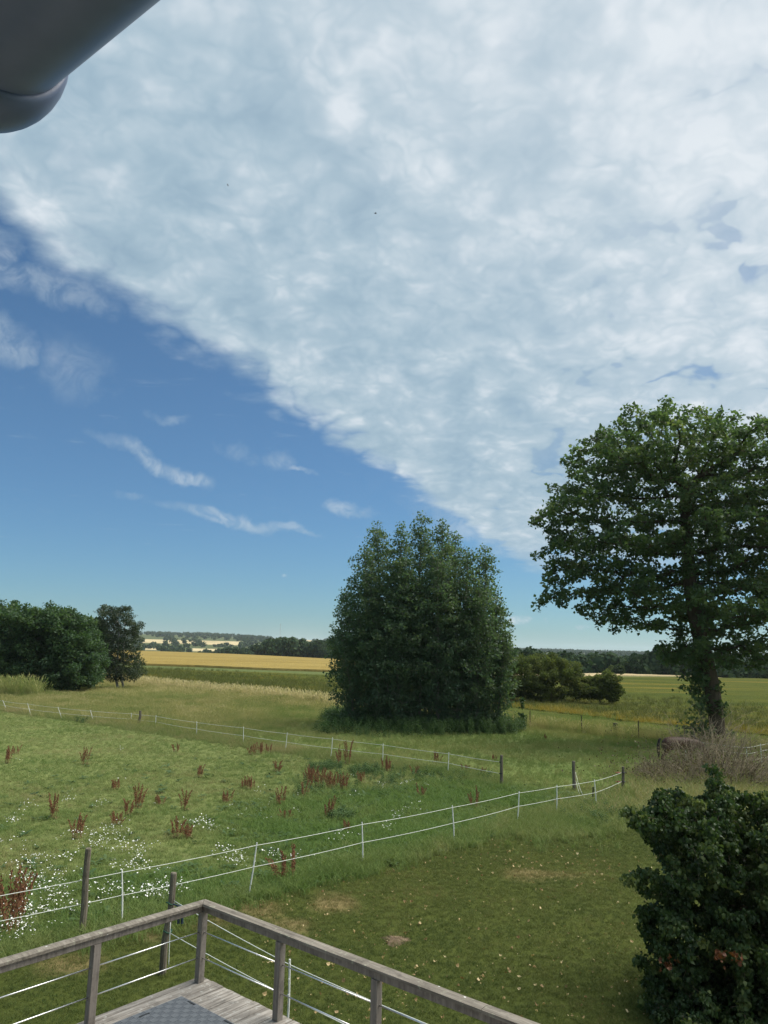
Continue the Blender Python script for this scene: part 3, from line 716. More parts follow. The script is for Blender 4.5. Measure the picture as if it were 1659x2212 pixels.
TPL_FAR = [crown_template(46, 80 + k, .13, 2) for k in range(6)]
def wood_stuff(name, label, pts, hts, tpl, mat):
    Vs, Qs, Ts = [], [], []; n = 0
    for (x, y), h in zip(pts, hts):
        V, Q, T = tpl[rng.integers(len(tpl))]; a = rng.uniform(0, 6.28); ca, sa = math.cos(a), math.sin(a); w = h * rng.uniform(.85, 1.25)
        X = V[:, 0] * ca - V[:, 1] * sa; Yv = V[:, 0] * sa + V[:, 1] * ca
        Vs.append(np.c_[X * w + x, Yv * w + y, V[:, 2] * h * 1.05 - .12 * h + hz(x, y)]); Qs.append(Q + n); n += len(V)
        Ts.append(np.clip(T + rng.normal(0, .16), 0, 1))
    o = link(name, np_mesh(name, np.concatenate(Vs), [np.concatenate(Qs)], {'tint': np.concatenate(Ts)}), mat)
    return tag(o, label, 'woodland', kind='stuff')
def polar(u, d):
    r = ray(u, 1400); a = math.atan2(r[0], r[1]); return (math.sin(a) * d, math.cos(a) * d)
def scatter_polar(n, u0, u1, d0, d1, h0, h1):
    P = []; Hh = []
    for _ in range(n):
        P.append(polar(rng.uniform(u0, u1), rng.uniform(d0, d1))); Hh.append(rng.uniform(h0, h1))
    return P, Hh
P1, H1 = scatter_polar(260, 1060, 1900, 250, 380, 10.5, 13.5)
P1b, H1b = scatter_polar(60, 1060, 1900, 236, 250, 8.5, 12.)
wood_stuff('woodland', 'dark broadleaf wood standing beyond the stubble strip and the crop', P1 + P1b, H1 + H1b, TPL_NEAR, M['wood_leaf'])
P2, H2 = scatter_polar(200, 590, 1120, 430, 640, 12, 16)
P2b, H2b = scatter_polar(70, 480, 640, 560, 760, 8, 12)
P2c, H2c = scatter_polar(26, 180, 480, 640, 860, 5, 9)
wood_stuff('valley_woodland', 'dark belt of trees in the dip behind the ripe wheat field', P2 + P2b + P2c, H2 + H2b + H2c, TPL_NEAR, M['wood_leaf'])
# hedges and copses on the far slope, kept off the ripe fields
def far_trees():
    P, Hh = [], []
    for _ in range(4300):
        u = rng.uniform(-300, 2000); d = rng.uniform(950, 2750) if rng.random() < .72 else rng.uniform(2380, 2750)
        x, y = polar(u, d); z = hz(x, y); q = np.array([x, y, z]) - EYE; zz = q @ FW
        pu, pv = CX + FPX * (q @ RT) / zz, CY - FPX * (q @ UP) / zz
        s = .025
        if 296 < pu < 524 and 1376 + (pu - 300) * s < pv < 1393 + (pu - 300) * s:
            if rng.random() > .22: continue
        if 410 < pu < 485 and 1399 < pv < 1409: continue
        if 586 < pu < 704 and 1380 + (pu - 590) * s < pv < 1385 + (pu - 590) * s: continue
        P.append((x, y)); Hh.append(rng.uniform(8, 13) if d > 1500 else rng.uniform(6, 11))
    wood_stuff('hillside_woodland', 'bluish hedges and copses covering the distant ridge', P, Hh, TPL_FAR, M['wood_leaf'])
far_trees()
# trees that stand clear of the woods' edge
def edge_tree_mesh(k):
    V, Q, T = crown_template(700, 120 + k, .052)
    return np_mesh('crown', np.c_[V[:, 0], V[:, 1], V[:, 2] * 1.05 - .08], [Q], {'tint': T})
EDGE = [edge_tree_mesh(k) for k in range(5)]
_tm = MB().tube([(0, 0, -.1), (0, 0, .2), (.01, 0, .5)], [.03, .024, .012], 6).mesh('trunk')
for k, (u, d, h) in enumerate([(560, 470, 9.5), (605, 455, 10), (655, 440, 9), (700, 425, 9), (512, 590, 9), (742, 410, 9.5), (1130, 262, 9.5), (1180, 246, 9), (1235, 250, 10), (1262, 243, 8.5),
                  (1300, 246, 10), (1372, 240, 9.5), (1405, 243, 10), (1440, 240, 9), (1480, 243, 9.5), (1600, 240, 9.), (1640, 242, 10), (440, 640, 6), (395, 690, 6), (352, 720, 7)]):
    x, y = polar(u, d)
    wl = d > 400
    t = empty('woodland_tree', (x, y, hz(x, y)), 0, 'rounded tree at the front edge of the ' + ('tree belt behind the wheat' if wl else 'dark wood beyond the stubble strip'), 'tree',
              'trees fronting the valley belt' if wl else 'trees fronting the dark wood')
    a = rng.uniform(0, 6.28)
    link('crown', EDGE[k % 5], M['wood_leaf'], t, rot=(0, 0, a), scale=(h * rng.uniform(.9, 1.2), h * 1.0, h)); link('trunk', _tm, M['bark'], t, scale=(h, h, h))

# ------------------------------------------------------------------ small plants by instancing
def scatter(name, label, cat, P, scale, tint, srcs, tilt=.12, kind='stuff', flat=False):
    n = len(P); me = bpy.data.meshes.new(name); me.vertices.add(n); me.vertices.foreach_set('co', np.asarray(P, np.float32).ravel())
    rot = np.c_[rng.normal(0, tilt, n), rng.normal(0, tilt, n), rng.uniform(0, 6.283, n)]
    for k, tp, a, key in (('rot', 'FLOAT_VECTOR', rot, 'vector'), ('scl', 'FLOAT', np.broadcast_to(scale, n), 'value'), ('tint', 'FLOAT', np.clip(np.broadcast_to(tint, n), 0, 1), 'value'),
                          ('pick', 'INT', rng.integers(0, len(srcs), n), 'value')):
        at_ = me.attributes.new(k, tp, 'POINT'); at_.data.foreach_set(key, np.ascontiguousarray(a, np.int32 if tp == 'INT' else np.float32).ravel())
    c = bpy.data.collections.new(name + '_shapes')
    for k, s in enumerate(srcs): c.objects.link(bpy.data.objects.new('%s_shape_%d' % (name, k), s))
    g = bpy.data.node_groups.new(name + '_scatter', 'GeometryNodeTree')
    g.interface.new_socket('Geometry', in_out='INPUT', socket_type='NodeSocketGeometry'); g.interface.new_socket('Geometry', in_out='OUTPUT', socket_type='NodeSocketGeometry')
    N = NT(g); gi = N.n('NodeGroupInput'); go = N.n('NodeGroupOutput')
    ci = N.n('GeometryNodeCollectionInfo', transform_space='ORIGINAL'); ci.inputs[0].default_value = c; ci.inputs[1].default_value = True; ci.inputs[2].default_value = True
    ip = N.n('GeometryNodeInstanceOnPoints', i={'Points': gi.outputs[0], 'Instance': ci.outputs[0], 'Pick Instance': True})
    def na(nm, tp):
        nd = N.n('GeometryNodeInputNamedAttribute', data_type=tp); nd.inputs[0].default_value = nm; return nd.outputs[0]
    N.set(ip, 'Instance Index', na('pick', 'INT')); N.set(ip, 'Rotation', na('rot', 'FLOAT_VECTOR')); N.set(ip, 'Scale', na('scl', 'FLOAT'))
    N.set(go, 0, ip.outputs[0])
    o = link(name, me); md = o.modifiers.new('scatter', 'NODES'); md.node_group = g
    return tag(o, label, cat, kind=kind)
def tuft(name, nb, h, spread, w, lean, mat, seed, heads=0.0, segs=2):
    g = np.random.default_rng(seed); V, F, B = [], [], []
    for _ in range(nb):
        a = g.uniform(0, 6.283); r = spread * math.sqrt(g.random()); x, y = r * math.cos(a), r * math.sin(a)
        hh = h * g.uniform(.55, 1.15); ld = g.uniform(0, 6.283); l = lean * hh * g.uniform(.3, 1.4); fa = g.uniform(0, 6.283)
        wx, wy = math.cos(fa) * w / 2, math.sin(fa) * w / 2; k = len(V)
        for s in range(segs + 1):
            t = s / segs; ww = 1 - t * .8; dx, dy = math.cos(ld) * l * t * t, math.sin(ld) * l * t * t; z = hh * (t - .18 * lean * t * t)
            V += [(x + dx - wx * ww, y + dy - wy * ww, z), (x + dx + wx * ww, y + dy + wy * ww, z)]; B += [t, t]
        for s in range(segs): F.append((k + 2 * s, k + 2 * s + 1, k + 2 * s + 3, k + 2 * s + 2))
        if g.random() < heads:
            tx, ty = x + math.cos(ld) * l, y + math.sin(ld) * l; k = len(V); hw = w * 2.2; hl = hh * .22; z = hh * (1 - .18 * lean) - .3 * hl
            V += [(tx, ty, z), (tx + wx / w * hw, ty + wy / w * hw, z + hl * .4), (tx + math.cos(ld) * hl * .4, ty + math.sin(ld) * hl * .4, z + hl), (tx - wx / w * hw, ty - wy / w * hw, z + hl * .4)]
            B += [1, 1, 1, 1]; F.append((k, k + 1, k + 2, k + 3))
    me = bpy.data.meshes.new(name); me.from_pydata(V, [], F); me.update(); me.materials.append(mat)
    at_ = me.attributes.new('blade', 'FLOAT', 'POINT'); at_.data.foreach_set('value', np.array(B, np.float32)); return me
def rosette(name, nl, L, w, rise, mat, seed):
    g = np.random.default_rng(seed); V, F = [], []
    for _ in range(nl):
        a = g.uniform(0, 6.283); l = L * g.uniform(.6, 1.2); c, s = math.cos(a), math.sin(a); ww = w * g.uniform(.7, 1.2); k = len(V); e = g.uniform(.2, 1.1) * rise
        for t, q in ((.05, .2), (.4, 1.), (.75, .85), (1., .1)):
            z = l * (e * t - .55 * e * t * t * 1.2) + .02; V += [(c * l * t - s * ww * q / 2, s * l * t + c * ww * q / 2, z), (c * l * t + s * ww * q / 2, s * l * t - c * ww * q / 2, z)]
        F += [(k + 2 * j, k + 2 * j + 1, k + 2 * j + 3, k + 2 * j + 2) for j in range(3)]
    me = bpy.data.meshes.new(name); me.from_pydata(V, [], F); me.update(); me.materials.append(mat); return me
def weed(name, n, h, L, w, mat, seed):
    g = np.random.default_rng(seed); V, F = [], []
    for _ in range(3):
        bx, by = g.normal(0, .10, 2); hh = h * g.uniform(.7, 1.15); lx, ly = g.normal(0, .12, 2)
        for j in range(n):
            t = (j + .5) / n; a = j * 2.4 + g.normal(0, .3); l = L * (1.1 - .6 * t) * g.uniform(.7, 1.2); k = len(V); x, y, z = bx + lx * t, by + ly * t, hh * t
            c, s = math.cos(a), math.sin(a); d = .35 * l
            V += [(x, y, z), (x + c * l * .5 - s * w, y + s * l * .5 + c * w, z + .02), (x + c * l, y + s * l, z - d), (x + c * l * .5 + s * w, y + s * l * .5 - c * w, z + .02)]
            F.append((k, k + 1, k + 2, k + 3))
    me = bpy.data.meshes.new(name); me.from_pydata(V, [], F); me.update(); me.materials.append(mat); return me
def in_view(P, mu=140, top=1380, bot=2330):
    q = P - EYE[None]; z = q @ FW; u = CX + FPX * (q @ RT) / z; v = CY - FPX * (q @ UP) / z
    return (z > 1) & (u > -mu) & (u < 1659 + mu) & (v < bot) & (v > top)
def grid_pts(x0, x1, y0, y1, dens):
    n = int((x1 - x0) * (y1 - y0) * dens); x = rng.uniform(x0, x1, n); y = rng.uniform(y0, y1, n); P = np.c_[x, y, height(x, y)]
    return P[in_view(P)]
DC = np.array([-2.264, 10.63])                      # deck corner
E1 = np.array([math.sin(rad(130)), math.cos(rad(130))]); E2 = np.array([math.sin(rad(-140)), math.cos(rad(-140))])
def on_deck(P):
    q = P[:, :2] - DC[None]; return (q @ E1 > -.3) & (q @ E2 > -.3)
# mown lawn
P = grid_pts(-14, 14, 9, 33, 230); lawn, mead, d = regions(P[:, 0], P[:, 1]); P = P[(rng.random(len(P)) < lawn) & ~on_deck(P)]
x, y = P[:, 0], P[:, 1]
tn = .30 + .75 * (fbm(x, y, 2.6, 51) - .5) + .5 * (fbm(x, y, .5, 52) - .5) + .42 * worn(x, y) + rng.normal(0, .13, len(P))
scatter('lawn_grass', 'short mown lawn between the fence and the deck', 'grass', P, rng.uniform(.7, 1.3, len(P)), tn,
        [tuft('lawn', 13, .055, .055, .006, .9, M['lawn'], 1 + k) for k in range(4)], .25)
# grazed paddock
P = grid_pts(-50, 14, 12, 66, 95); P = P[rng.random(len(P)) < np.clip(1.1 - (np.hypot(P[:, 0], P[:, 1]) - 22) / 26, .34, 1)]
lawn, mead, d = regions(P[:, 0], P[:, 1]); P = P[(rng.random(len(P)) < (1 - lawn) * (1 - mead))]; x, y = P[:, 0], P[:, 1]; lu = lush(x, y)
tn = .47 + .8 * (fbm(x, y, 3.2, 61) - .5) + .45 * (fbm(x, y, .6, 62) - .5) - .42 * lu + rng.normal(0, .13, len(P))
scatter('paddock_grass', 'grazed tufty grass of the fenced paddock', 'grass', P, (.55 + .75 * lu + .5 * fbm(x, y, 1.1, 63)) * rng.uniform(.6, 1.3, len(P)), tn,
        [tuft('paddock', 15, .13, .11, .010, .8, M['paddock'], 11 + k) for k in range(4)], .2)
# broad-leaved weeds in the damp part
P = grid_pts(-14, 12, 13, 38, 12); lawn, mead, d = regions(P[:, 0], P[:, 1]); lu = lush(P[:, 0], P[:, 1]); P = P[rng.random(len(P)) < (1 - lawn) * (1 - mead) * (lu * .9 + .05)]
scatter('broadleaf_weeds', 'low broad-leaved weeds in the damp green part of the paddock', 'weeds', P, rng.uniform(.6, 1.5, len(P)), rng.normal(.55, .2, len(P)),
        [rosette('rosette', 9, .17, .055, .9, M['weed_leaf'], 21 + k) for k in range(3)], .1)
# long grass under the fences
def along(pts, n, sd, off=0.0):
    pts = np.array(pts); L = np.r_[0, np.cumsum(np.hypot(*np.diff(pts, axis=0).T))]; t = rng.uniform(0, L[-1], n)
    x = np.interp(t, L, pts[:, 0]) + rng.normal(0, sd, n); y = np.interp(t, L, pts[:, 1]) + rng.normal(0, sd, n) + off; return np.c_[x, y, height(x, y)]
P = np.r_[along(NEARF[:-1], 4200, .32, -.1), along(FARF[1:8], 9000, .55, -.2), along([(-1.2, 19.2), (-.2, 20.2)], 260, .3), along([(4.5, 24.6), (9.6, 29.5)], 3000, .8, -.8)]; P = P[in_view(P) & ~on_deck(P)]
x, y = P[:, 0], P[:, 1]
scatter('fence_grass', 'uncut longer grass growing along the rope fences', 'grass', P, rng.uniform(.5, 1.2, len(P)), .34 + .9 * (fbm(x, y, 2., 71) - .5) + .35 * sstep(y, 33, 42) + rng.normal(0, .12, len(P)),
        [tuft('fence_tuft', 14, .28, .12, .010, .7, M['paddock'], 31 + k, .15) for k in range(3)], .15)
# meadow beyond the far fence
P = np.r_[grid_pts(-70, 32, 30, 76, 30), grid_pts(-90, 12, 66, 150, 12)]
lawn, mead, d = regions(P[:, 0], P[:, 1]); P = P[(rng.random(len(P)) < (1 - lawn) * mead) & (P[:, 1] < crop_edge(P[:, 0]) - .2)]; x, y = P[:, 0], P[:, 1]; dr = dryness(x, y)
tn = .06 + .60 * dr + .75 * (fbm(x, y, 1.6, 81) - .5) + .4 * (fbm(x, y, 6., 82) - .5) + rng.normal(0, .12, len(P))
scatter('meadow_grass', 'long bleached meadow grass beyond the far rope fence', 'grass', P, (.30 + .9 * dr) * (.45 + 1.2 * fbm(x, y, 1.3, 83)) * rng.uniform(.7, 1.35, len(P)), tn,
        [tuft('meadow', 15, .42, .20, .016, .65, M['dry'], 41 + k, .5) for k in range(4)], .12)
P = along([(-45, 112.6), (-23., 90.6), (-3.4, 71.0), (3, 64.6)], 2600, .7); x, y = P[:, 0], P[:, 1]
P2_ = along([(6, 61.6), (12, 55.6), (18, 49.6), (26, 41.6)], 900, .6)
scatter('margin_grass', 'straw-pale tall grass along the edge of the crop', 'grass', np.r_[P, P2_], np.r_[rng.uniform(.8, 1.6, len(P)), rng.uniform(.5, 1.1, len(P2_))], np.r_[rng.normal(.88, .12, len(P)), rng.normal(.5, .2, len(P2_))],
        [tuft('margin', 14, .75, .22, .020, .45, M['dry'], 51 + k, .8) for k in range(3)], .12)
P = np.r_[along([(-46, 74), (-38, 73.5), (-34, 74)], 1500, .9)]; P = P[in_view(P)]
scatter('reed_grass', 'tall dark rushy grass in front of the large round tree', 'grass', P, rng.uniform(.9, 1.5, len(P)), rng.normal(.22, .16, len(P)),
        [tuft('reed', 14, 1.25, .25, .024, .5, M['dry'], 61 + k, .5) for k in range(3)], .12)
# the green crop (nearest part; the field sheet carries on behind)
P = []
for _ in range(1):
    n = 90000; x = rng.uniform(-60, 80, n); y = rng.uniform(30, 170, n); s = x + y
    ok = (y > crop_edge(x)) & (y < crop_edge(x) + 62 * rng.random(n) ** 1.6); P = np.c_[x, y, height(x, y)][ok]; P = P[in_view(P, 60)]
x, y = P[:, 0], P[:, 1]; s = x + y
yel = sstep(x, 2, 10) * (1 - sstep(y - crop_edge(x) + 5 * (fbm(x, y, 3, 91) - .5), 1.5, 6.5)) + .7 * sstep(fbm(x, y, 11, 92), .58, .72)
scatter('crop_plants', 'green and yellowing bean crop behind the wire fence', 'crop', P, rng.uniform(.7, 1.2, len(P)), .26 + .66 * np.clip(yel, 0, 1) + .3 * (fbm(x, y, 2., 93) - .5) + rng.normal(0, .09, len(P)),
        [tuft('crop', 13, .66, .24, .034, .5, M['crop'], 71 + k) for k in range(3)], .1)
# nettles at the foot of the poplars
def bed(spots, n):
    P = []
    for _ in range(n):
        u, v, ru, rv = spots[rng.integers(len(spots))]; a = rng.uniform(0, 6.283); r = math.sqrt(rng.random()); P.append(ground_pt(u + ru * r * math.cos(a), v + rv * r * math.sin(a)))
    return np.array(P)
P = bed([(770, 1564, 68, 13), (860, 1574, 80, 10), (960, 1580, 70, 9), (1040, 1579, 55, 9), (900, 1566, 190, 10), (735, 1556, 38, 12), (900, 1582, 220, 13), (1080, 1576, 60, 10)], 1700)
scatter('nettles', 'dense bed of nettles at the foot of the poplar clump', 'nettles', P, rng.uniform(.2, 1.25, len(P)), rng.normal(.6, .22, len(P)), [weed('nettle', 15, .85, .17, .045, M['weed_leaf'], 81 + k) for k in range(4)], .08)
P = bed([(184, 1556, 22, 8), (700, 1660, 40, 8), (790, 1668, 40, 7), (735, 1768, 30, 8), (920, 1680, 160, 18), (1300, 1765, 90, 22), (760, 1700, 150, 30), (205, 1545, 18, 6)], 700)
scatter('tall_weeds', 'dark leafy weeds scattered through the paddock', 'weeds', P, rng.uniform(.2, .5, len(P)), rng.normal(.6, .2, len(P)), [weed('weed', 12, .8, .2, .05, M['weed_leaf'], 91 + k) for k in range(3)], .1)
# mayweed flowers
def flower_mesh(seed):
    g = np.random.default_rng(seed); mb = MB()
    for _ in range(4):
        x, y = g.normal(0, .09, 2); z = g.uniform(.16, .30); r = g.uniform(.010, .017); tl = g.normal(0, .35, 2)
        V = [(x, y, z + .004)] + [(x + r * math.cos(t), y + r * math.sin(t), z + r * (tl[0] * math.cos(t) + tl[1] * math.sin(t))) for t in np.arange(6) * 1.047]
        mb.add(V, [(0, 1 + k, 1 + (k + 1) % 6) for k in range(6)])
    me = mb.mesh('mayweed'); me.materials.append(M['petal']); return me
FL = [(230, 1835, 60, 10, 9), (250, 1800, 30, 8, 5), (290, 1880, 50, 14, 9), (300, 1845, 14, 16, 6), (420, 1785, 30, 6, 4), (445, 1795, 26, 6, 4), (220, 1745, 16, 4, 2), (145, 1732, 8, 5, 2), (55, 1752, 6, 7, 2), (30, 1780, 20, 5, 3), (205, 1812, 55, 10, 8),
      (100, 1870, 70, 12, 9), (60, 1905, 60, 14, 9), (110, 1930, 60, 16, 11), (60, 1985, 60, 20, 14), (30, 2020, 40, 20, 10), (240, 1935, 40, 10, 6), (320, 1945, 40, 10, 7), (360, 1930, 40, 12, 8), (500, 1850, 40, 10, 6), (520, 1870, 34, 9, 5), (585, 1855, 20, 6, 3), (150, 1965, 60, 14, 7),
      (855, 1770, 12, 5, 2), (885, 1750, 12, 4, 2), (840, 1795, 10, 4, 1.5), (860, 1776, 6, 4, 1), (820, 1700, 16, 3, 1.5), (865, 1695, 14, 3, 1.5), (925, 1702, 12, 3, 1), (735, 1815, 24, 6, 2.5), (650, 1860, 14, 5, 1.5), (262, 1625, 4, 12, 1), (30, 1645, 12, 3, 1), (200, 1700, 300, 60, 2), (690, 1730, 90, 40, 2), (560, 1740, 120, 50, 2), (330, 1800, 200, 60, 5), (20, 1830, 40, 14, 4)]
P = []
for (u, v, ru, rv, k) in FL:
    for _ in range(int(k * 2.7)):
        P.append(ground_pt(u + rng.normal(0, ru * .55), v + rng.normal(0, rv * .55) + 8))
P = np.array(P); lawn, mead, d = regions(P[:, 0], P[:, 1]); P = P[lawn < .35]
scatter('mayweed_flowers', 'white daisy-like mayweed flowers dotted over the paddock', 'flowers', P, rng.uniform(.8, 1.35, len(P)), .5, [flower_mesh(101 + k) for k in range(5)], .15)
# fallen leaves on the lawn
def leaf_litter(seed):
    g = np.random.default_rng(seed); V = []; F = []
    n = 7; r = .030
    for k in range(n):
        a = 6.283 * k / n; rr = r * (1.1 if k % 2 else .6) * g.uniform(.7, 1.2); V.append((rr * math.cos(a) * 1.2, rr * math.sin(a) * .8, .035 + g.uniform(-.012, .03)))
    V.append((0, 0, .028)); F = [(k, (k + 1) % n, n) for k in range(n)]
    me = bpy.data.meshes.new('fallen_leaf'); me.from_pydata(V, [], F); me.update(); me.materials.append(M['fallen']); return me
P = [ground_pt(u, v) for u, v in zip(rng.uniform(560, 1440, 620), rng.uniform(1850, 2210, 620))] + [ground_pt(u, v) for u, v in zip(rng.normal(1150, 150, 230), rng.normal(1862, 22, 230))]
P += [ground_pt(u, v) for u, v in zip(rng.uniform(500, 640, 30), rng.uniform(1935, 1965, 30))] + [ground_pt(u, v) for u, v in zip(rng.uniform(350, 1000, 50), rng.uniform(1980, 2200, 50))]
for (u, v, s, k) in ((787, 2024, 9, 12), (868, 2016, 12, 9), (1039, 2121, 10, 12), (710, 2088, 8, 8), (905, 1997, 6, 4), (880, 2008, 14, 6), (560, 1945, 20, 8), (1080, 1845, 30, 12)):
    P += [ground_pt(u + a, v + b) for a, b in zip(rng.normal(0, s, k), rng.normal(0, s * .5, k))]
P = np.array(P); lawn, mead, d = regions(P[:, 0], P[:, 1]); P = P[(lawn > .5) & ~on_deck(P)]; P[:, 2] += .012
scatter('fallen_leaves', 'pale dry fallen leaves strewn over the mown lawn', 'leaves', P, .35 + 1.0 * rng.random(len(P)) ** 2.2, rng.random(len(P)), [leaf_litter(111 + k) for k in range(5)], .3)

# ------------------------------------------------------------------ dock plants
def stalk_mesh(seed, h):
    g = np.random.default_rng(seed); mb = MB(); lx, ly = g.normal(0, .09, 2)
    q = [np.array([lx * t * t, ly * t * t, t]) * np.array([1, 1, h]) for t in np.linspace(0, 1, 5)]; mb.tube(q, [.007, .006, .005, .004, .002], 4)
    for k in range(90):
        t = g.uniform(.30, 1.0); c = np.array([lx * t * t, ly * t * t, h * t]); a = g.uniform(0, 6.283); r = .052 * (1.15 - t) + .012; r *= g.uniform(.2, 1.2)
        p = c + np.array([math.cos(a) * r, math.sin(a) * r, g.uniform(0, .05)]); s = g.uniform(.010, .020); n = g.normal(0, 1, 3)
        e1 = np.cross(n, [0, 0, 1.]); e1 /= np.linalg.norm(e1) + 1e-9; e2 = np.array([0, 0, 1.3])
        mb.add([p - e1 * s, p - e2 * s, p + e1 * s, p + e2 * s * 1.4], [(0, 1, 2, 3)])
    return mb.mesh('seed_stalk')
STALK = [stalk_mesh(200 + k, 1.0) for k in range(6)]
for s in STALK: s.materials.append(M['dock'])
DLEAF = rosette('basal_leaves', 7, .26, .07, .7, M['dock_leaf'], 300)
DOCKS = [(18, 1649, 35), (183, 1652, 37), (118, 1770, 53), (167, 1811, 49), (296, 1747, 49), (275, 1763, 35), (252, 1784, 28), (248, 1707, 23), (345, 1740, 21), (400, 1751, 44), (384, 1811, 44), (405, 1812, 30), (431, 1680, 28), (380, 1624, 18),
         (491, 1735, 25), (542, 1707, 30), (528, 1703, 23), (597, 1668, 23), (544, 1631, 25), (562, 1629, 25), (581, 1626, 18), (607, 1742, 40), (672, 1696, 42), (690, 1700, 36), (713, 1703, 37), (741, 1707, 37), (657, 1721, 32), (711, 1767, 46), (735, 1654, 40), (750, 1652, 50),
         (832, 1663, 29), (838, 1666, 27), (943, 1648, 25), (897, 1672, 18), (781, 1692, 25), (908, 1723, 29), (1026, 1745, 44), (1003, 1665, 16), (1039, 1672, 16), (752, 1796, 25), (616, 1770, 22), (1068, 1643, 14), (35, 1630, 18), (724, 1700, 30), (700, 1690, 30), (1180, 1597, 12), (665, 1690, 28)]
def px_h(p, dv):
    z = (p - EYE) @ FW; return dv / FPX * z * 1.03
for i, (u, v, hpx) in enumerate(DOCKS):
    p = ground_pt(u, v); h = px_h(p, hpx)
    t = empty('dock_plant', p, rng.uniform(0, 6.28), 'rust-brown dried dock plant gone to seed in the grass', 'plant', 'dried docks in the paddock')
    for k in range(rng.integers(6, 11)):
        a = rng.uniform(0, 6.28); f = rng.uniform(.6, 1.02) if k else 1.0; r = .13 * rng.random() ** .5 + .02
        link('seed_stalk', STALK[rng.integers(6)], None, t, (r * math.cos(a), r * math.sin(a), -.02), (rng.normal(0, .04), rng.normal(0, .04), a), (.9, .9, h * f))
    link('basal_leaves', DLEAF, None, t, (0, 0, .01), (0, 0, 0), (.8, .8, .8))
for (u, v, hpx, lab, nst) in ((18, 2012, 128, 'big bushy red dock plant among the mayweed beside the leaning wooden post', 14), (619, 1905, 69, 'red-brown dock plant leaning over the near rope fence by the straw tuft', 8)):
    p = ground_pt(u, v); h = px_h(p, hpx); t = empty('dock_plant', p, 0, lab, 'plant')
    for k in range(nst):
        a = rng.uniform(0, 6.28); r = .20 * rng.random() ** .5
        link('seed_stalk', STALK[k % 6], None, t, (r * math.cos(a), r * math.sin(a), -.02), (rng.normal(0, .09), rng.normal(0, .09), a), (1.1, 1.1, h * rng.uniform(.65, 1.02)))
    link('basal_leaves', DLEAF, None, t, (0, 0, .01))
# the mole hill
def build_molehill():
    p = ground_pt(855, 2032); V = []; F = []; n = 14
    for k, (r, z) in enumerate(((.30, -.02), (.24, .008), (.16, .026), (.07, .04), (.0, .046))):
        for j in range(n):
            a = 6.283 * j / n; q = r * (1 + .25 * math.sin(3 * a + k) + rng.normal(0, .08)); V.append((q * math.cos(a), q * math.sin(a), z + rng.normal(0, .008)))
    for k in range(4):
        for j in range(n): F.append((k * n + j, k * n + (j + 1) % n, (k + 1) * n + (j + 1) % n, (k + 1) * n + j))
    mb = MB(); mb.add(V, F); o = mb.build('molehill', M['soil']); o.location = p
    tag(o, 'small crumbled brown molehill on the mown lawn', 'molehill')
build_molehill()

# ------------------------------------------------------------------ the near contorted hazel and the dead thicket
def build_hazel():
    Y = 13.2
    lob = px_lobes(Y, [(1560, 1960, 150, 170), (1480, 1785, 95, 75), (1625, 1820, 110, 100), (1440, 1725, 34, 30), (1400, 1770, 42, 34, -.2, .5), (1425, 1905, 46, 28, -.4, .5), (1355, 1897, 24, 9, -.5, .2), (1390, 1925, 24, 22, -.5, .3),
                       (1440, 2000, 62, 80, -.4), (1470, 2110, 66, 80, -.5), (1640, 2060, 140, 170, -.3), (1740, 1920, 130, 190), (1560, 2190, 190, 90, -.6), (1490, 2230, 90, 80, -1.0), (1650, 2260, 160, 90, -1.0), (1570, 1720, 40, 26), (1655, 1722, 32, 26), (1543, 1672, 14, 22, .3, .2), (1365, 1765, 22, 20, -.3, .3), (1400, 2060, 30, 12, -.5, .2), (1500, 1760, 60, 50), (1450, 2170, 50, 40, -.9, .5)], 1.35)
    lob = [(c, (h[0], min(h[1], 1.6 * h[0] + .1), h[2])) for c, h in lob]
    A = lobe_points(lob, 2700); A = A[A[:, 2] > .08]
    b = np.array([6.0, 13.1, 0.]); tr = [b + [0, 0, -.05], b + [-.2, 0, .5], b + [-.1, .1, 1.0], b + [.1, 0, 1.5]]
    t, pos, par, r = make_tree('hazel_bush', 'large dark contorted hazel bush growing at the edge of the lawn', 'bush', b, tr, A, .17, .9, .19, .004, .07,
              (.076, .046), 72000, .08, (M['hazel_bark'], M['hazel_leaf']), jit=.42, up=.55, droop=.75, ends=.45, curl=1.7, iters=140, leafname='foliage')
    for (u, v, dy) in ((1556, 2058, -1.55), (1590, 2066, -1.5), (1440, 2078, -1.2)):
        c = atY(u, v, Y + dy) - np.array(t.location); P = c + rng.normal(0, .05, (20, 3))
        link('withered_leaves', leaves_mesh('withered_leaves', P, .07, .045, .3, .8, curl=1.9), M['rust_leaf'], t)['label'] = 'rust-red withered leaf spray'
build_hazel()
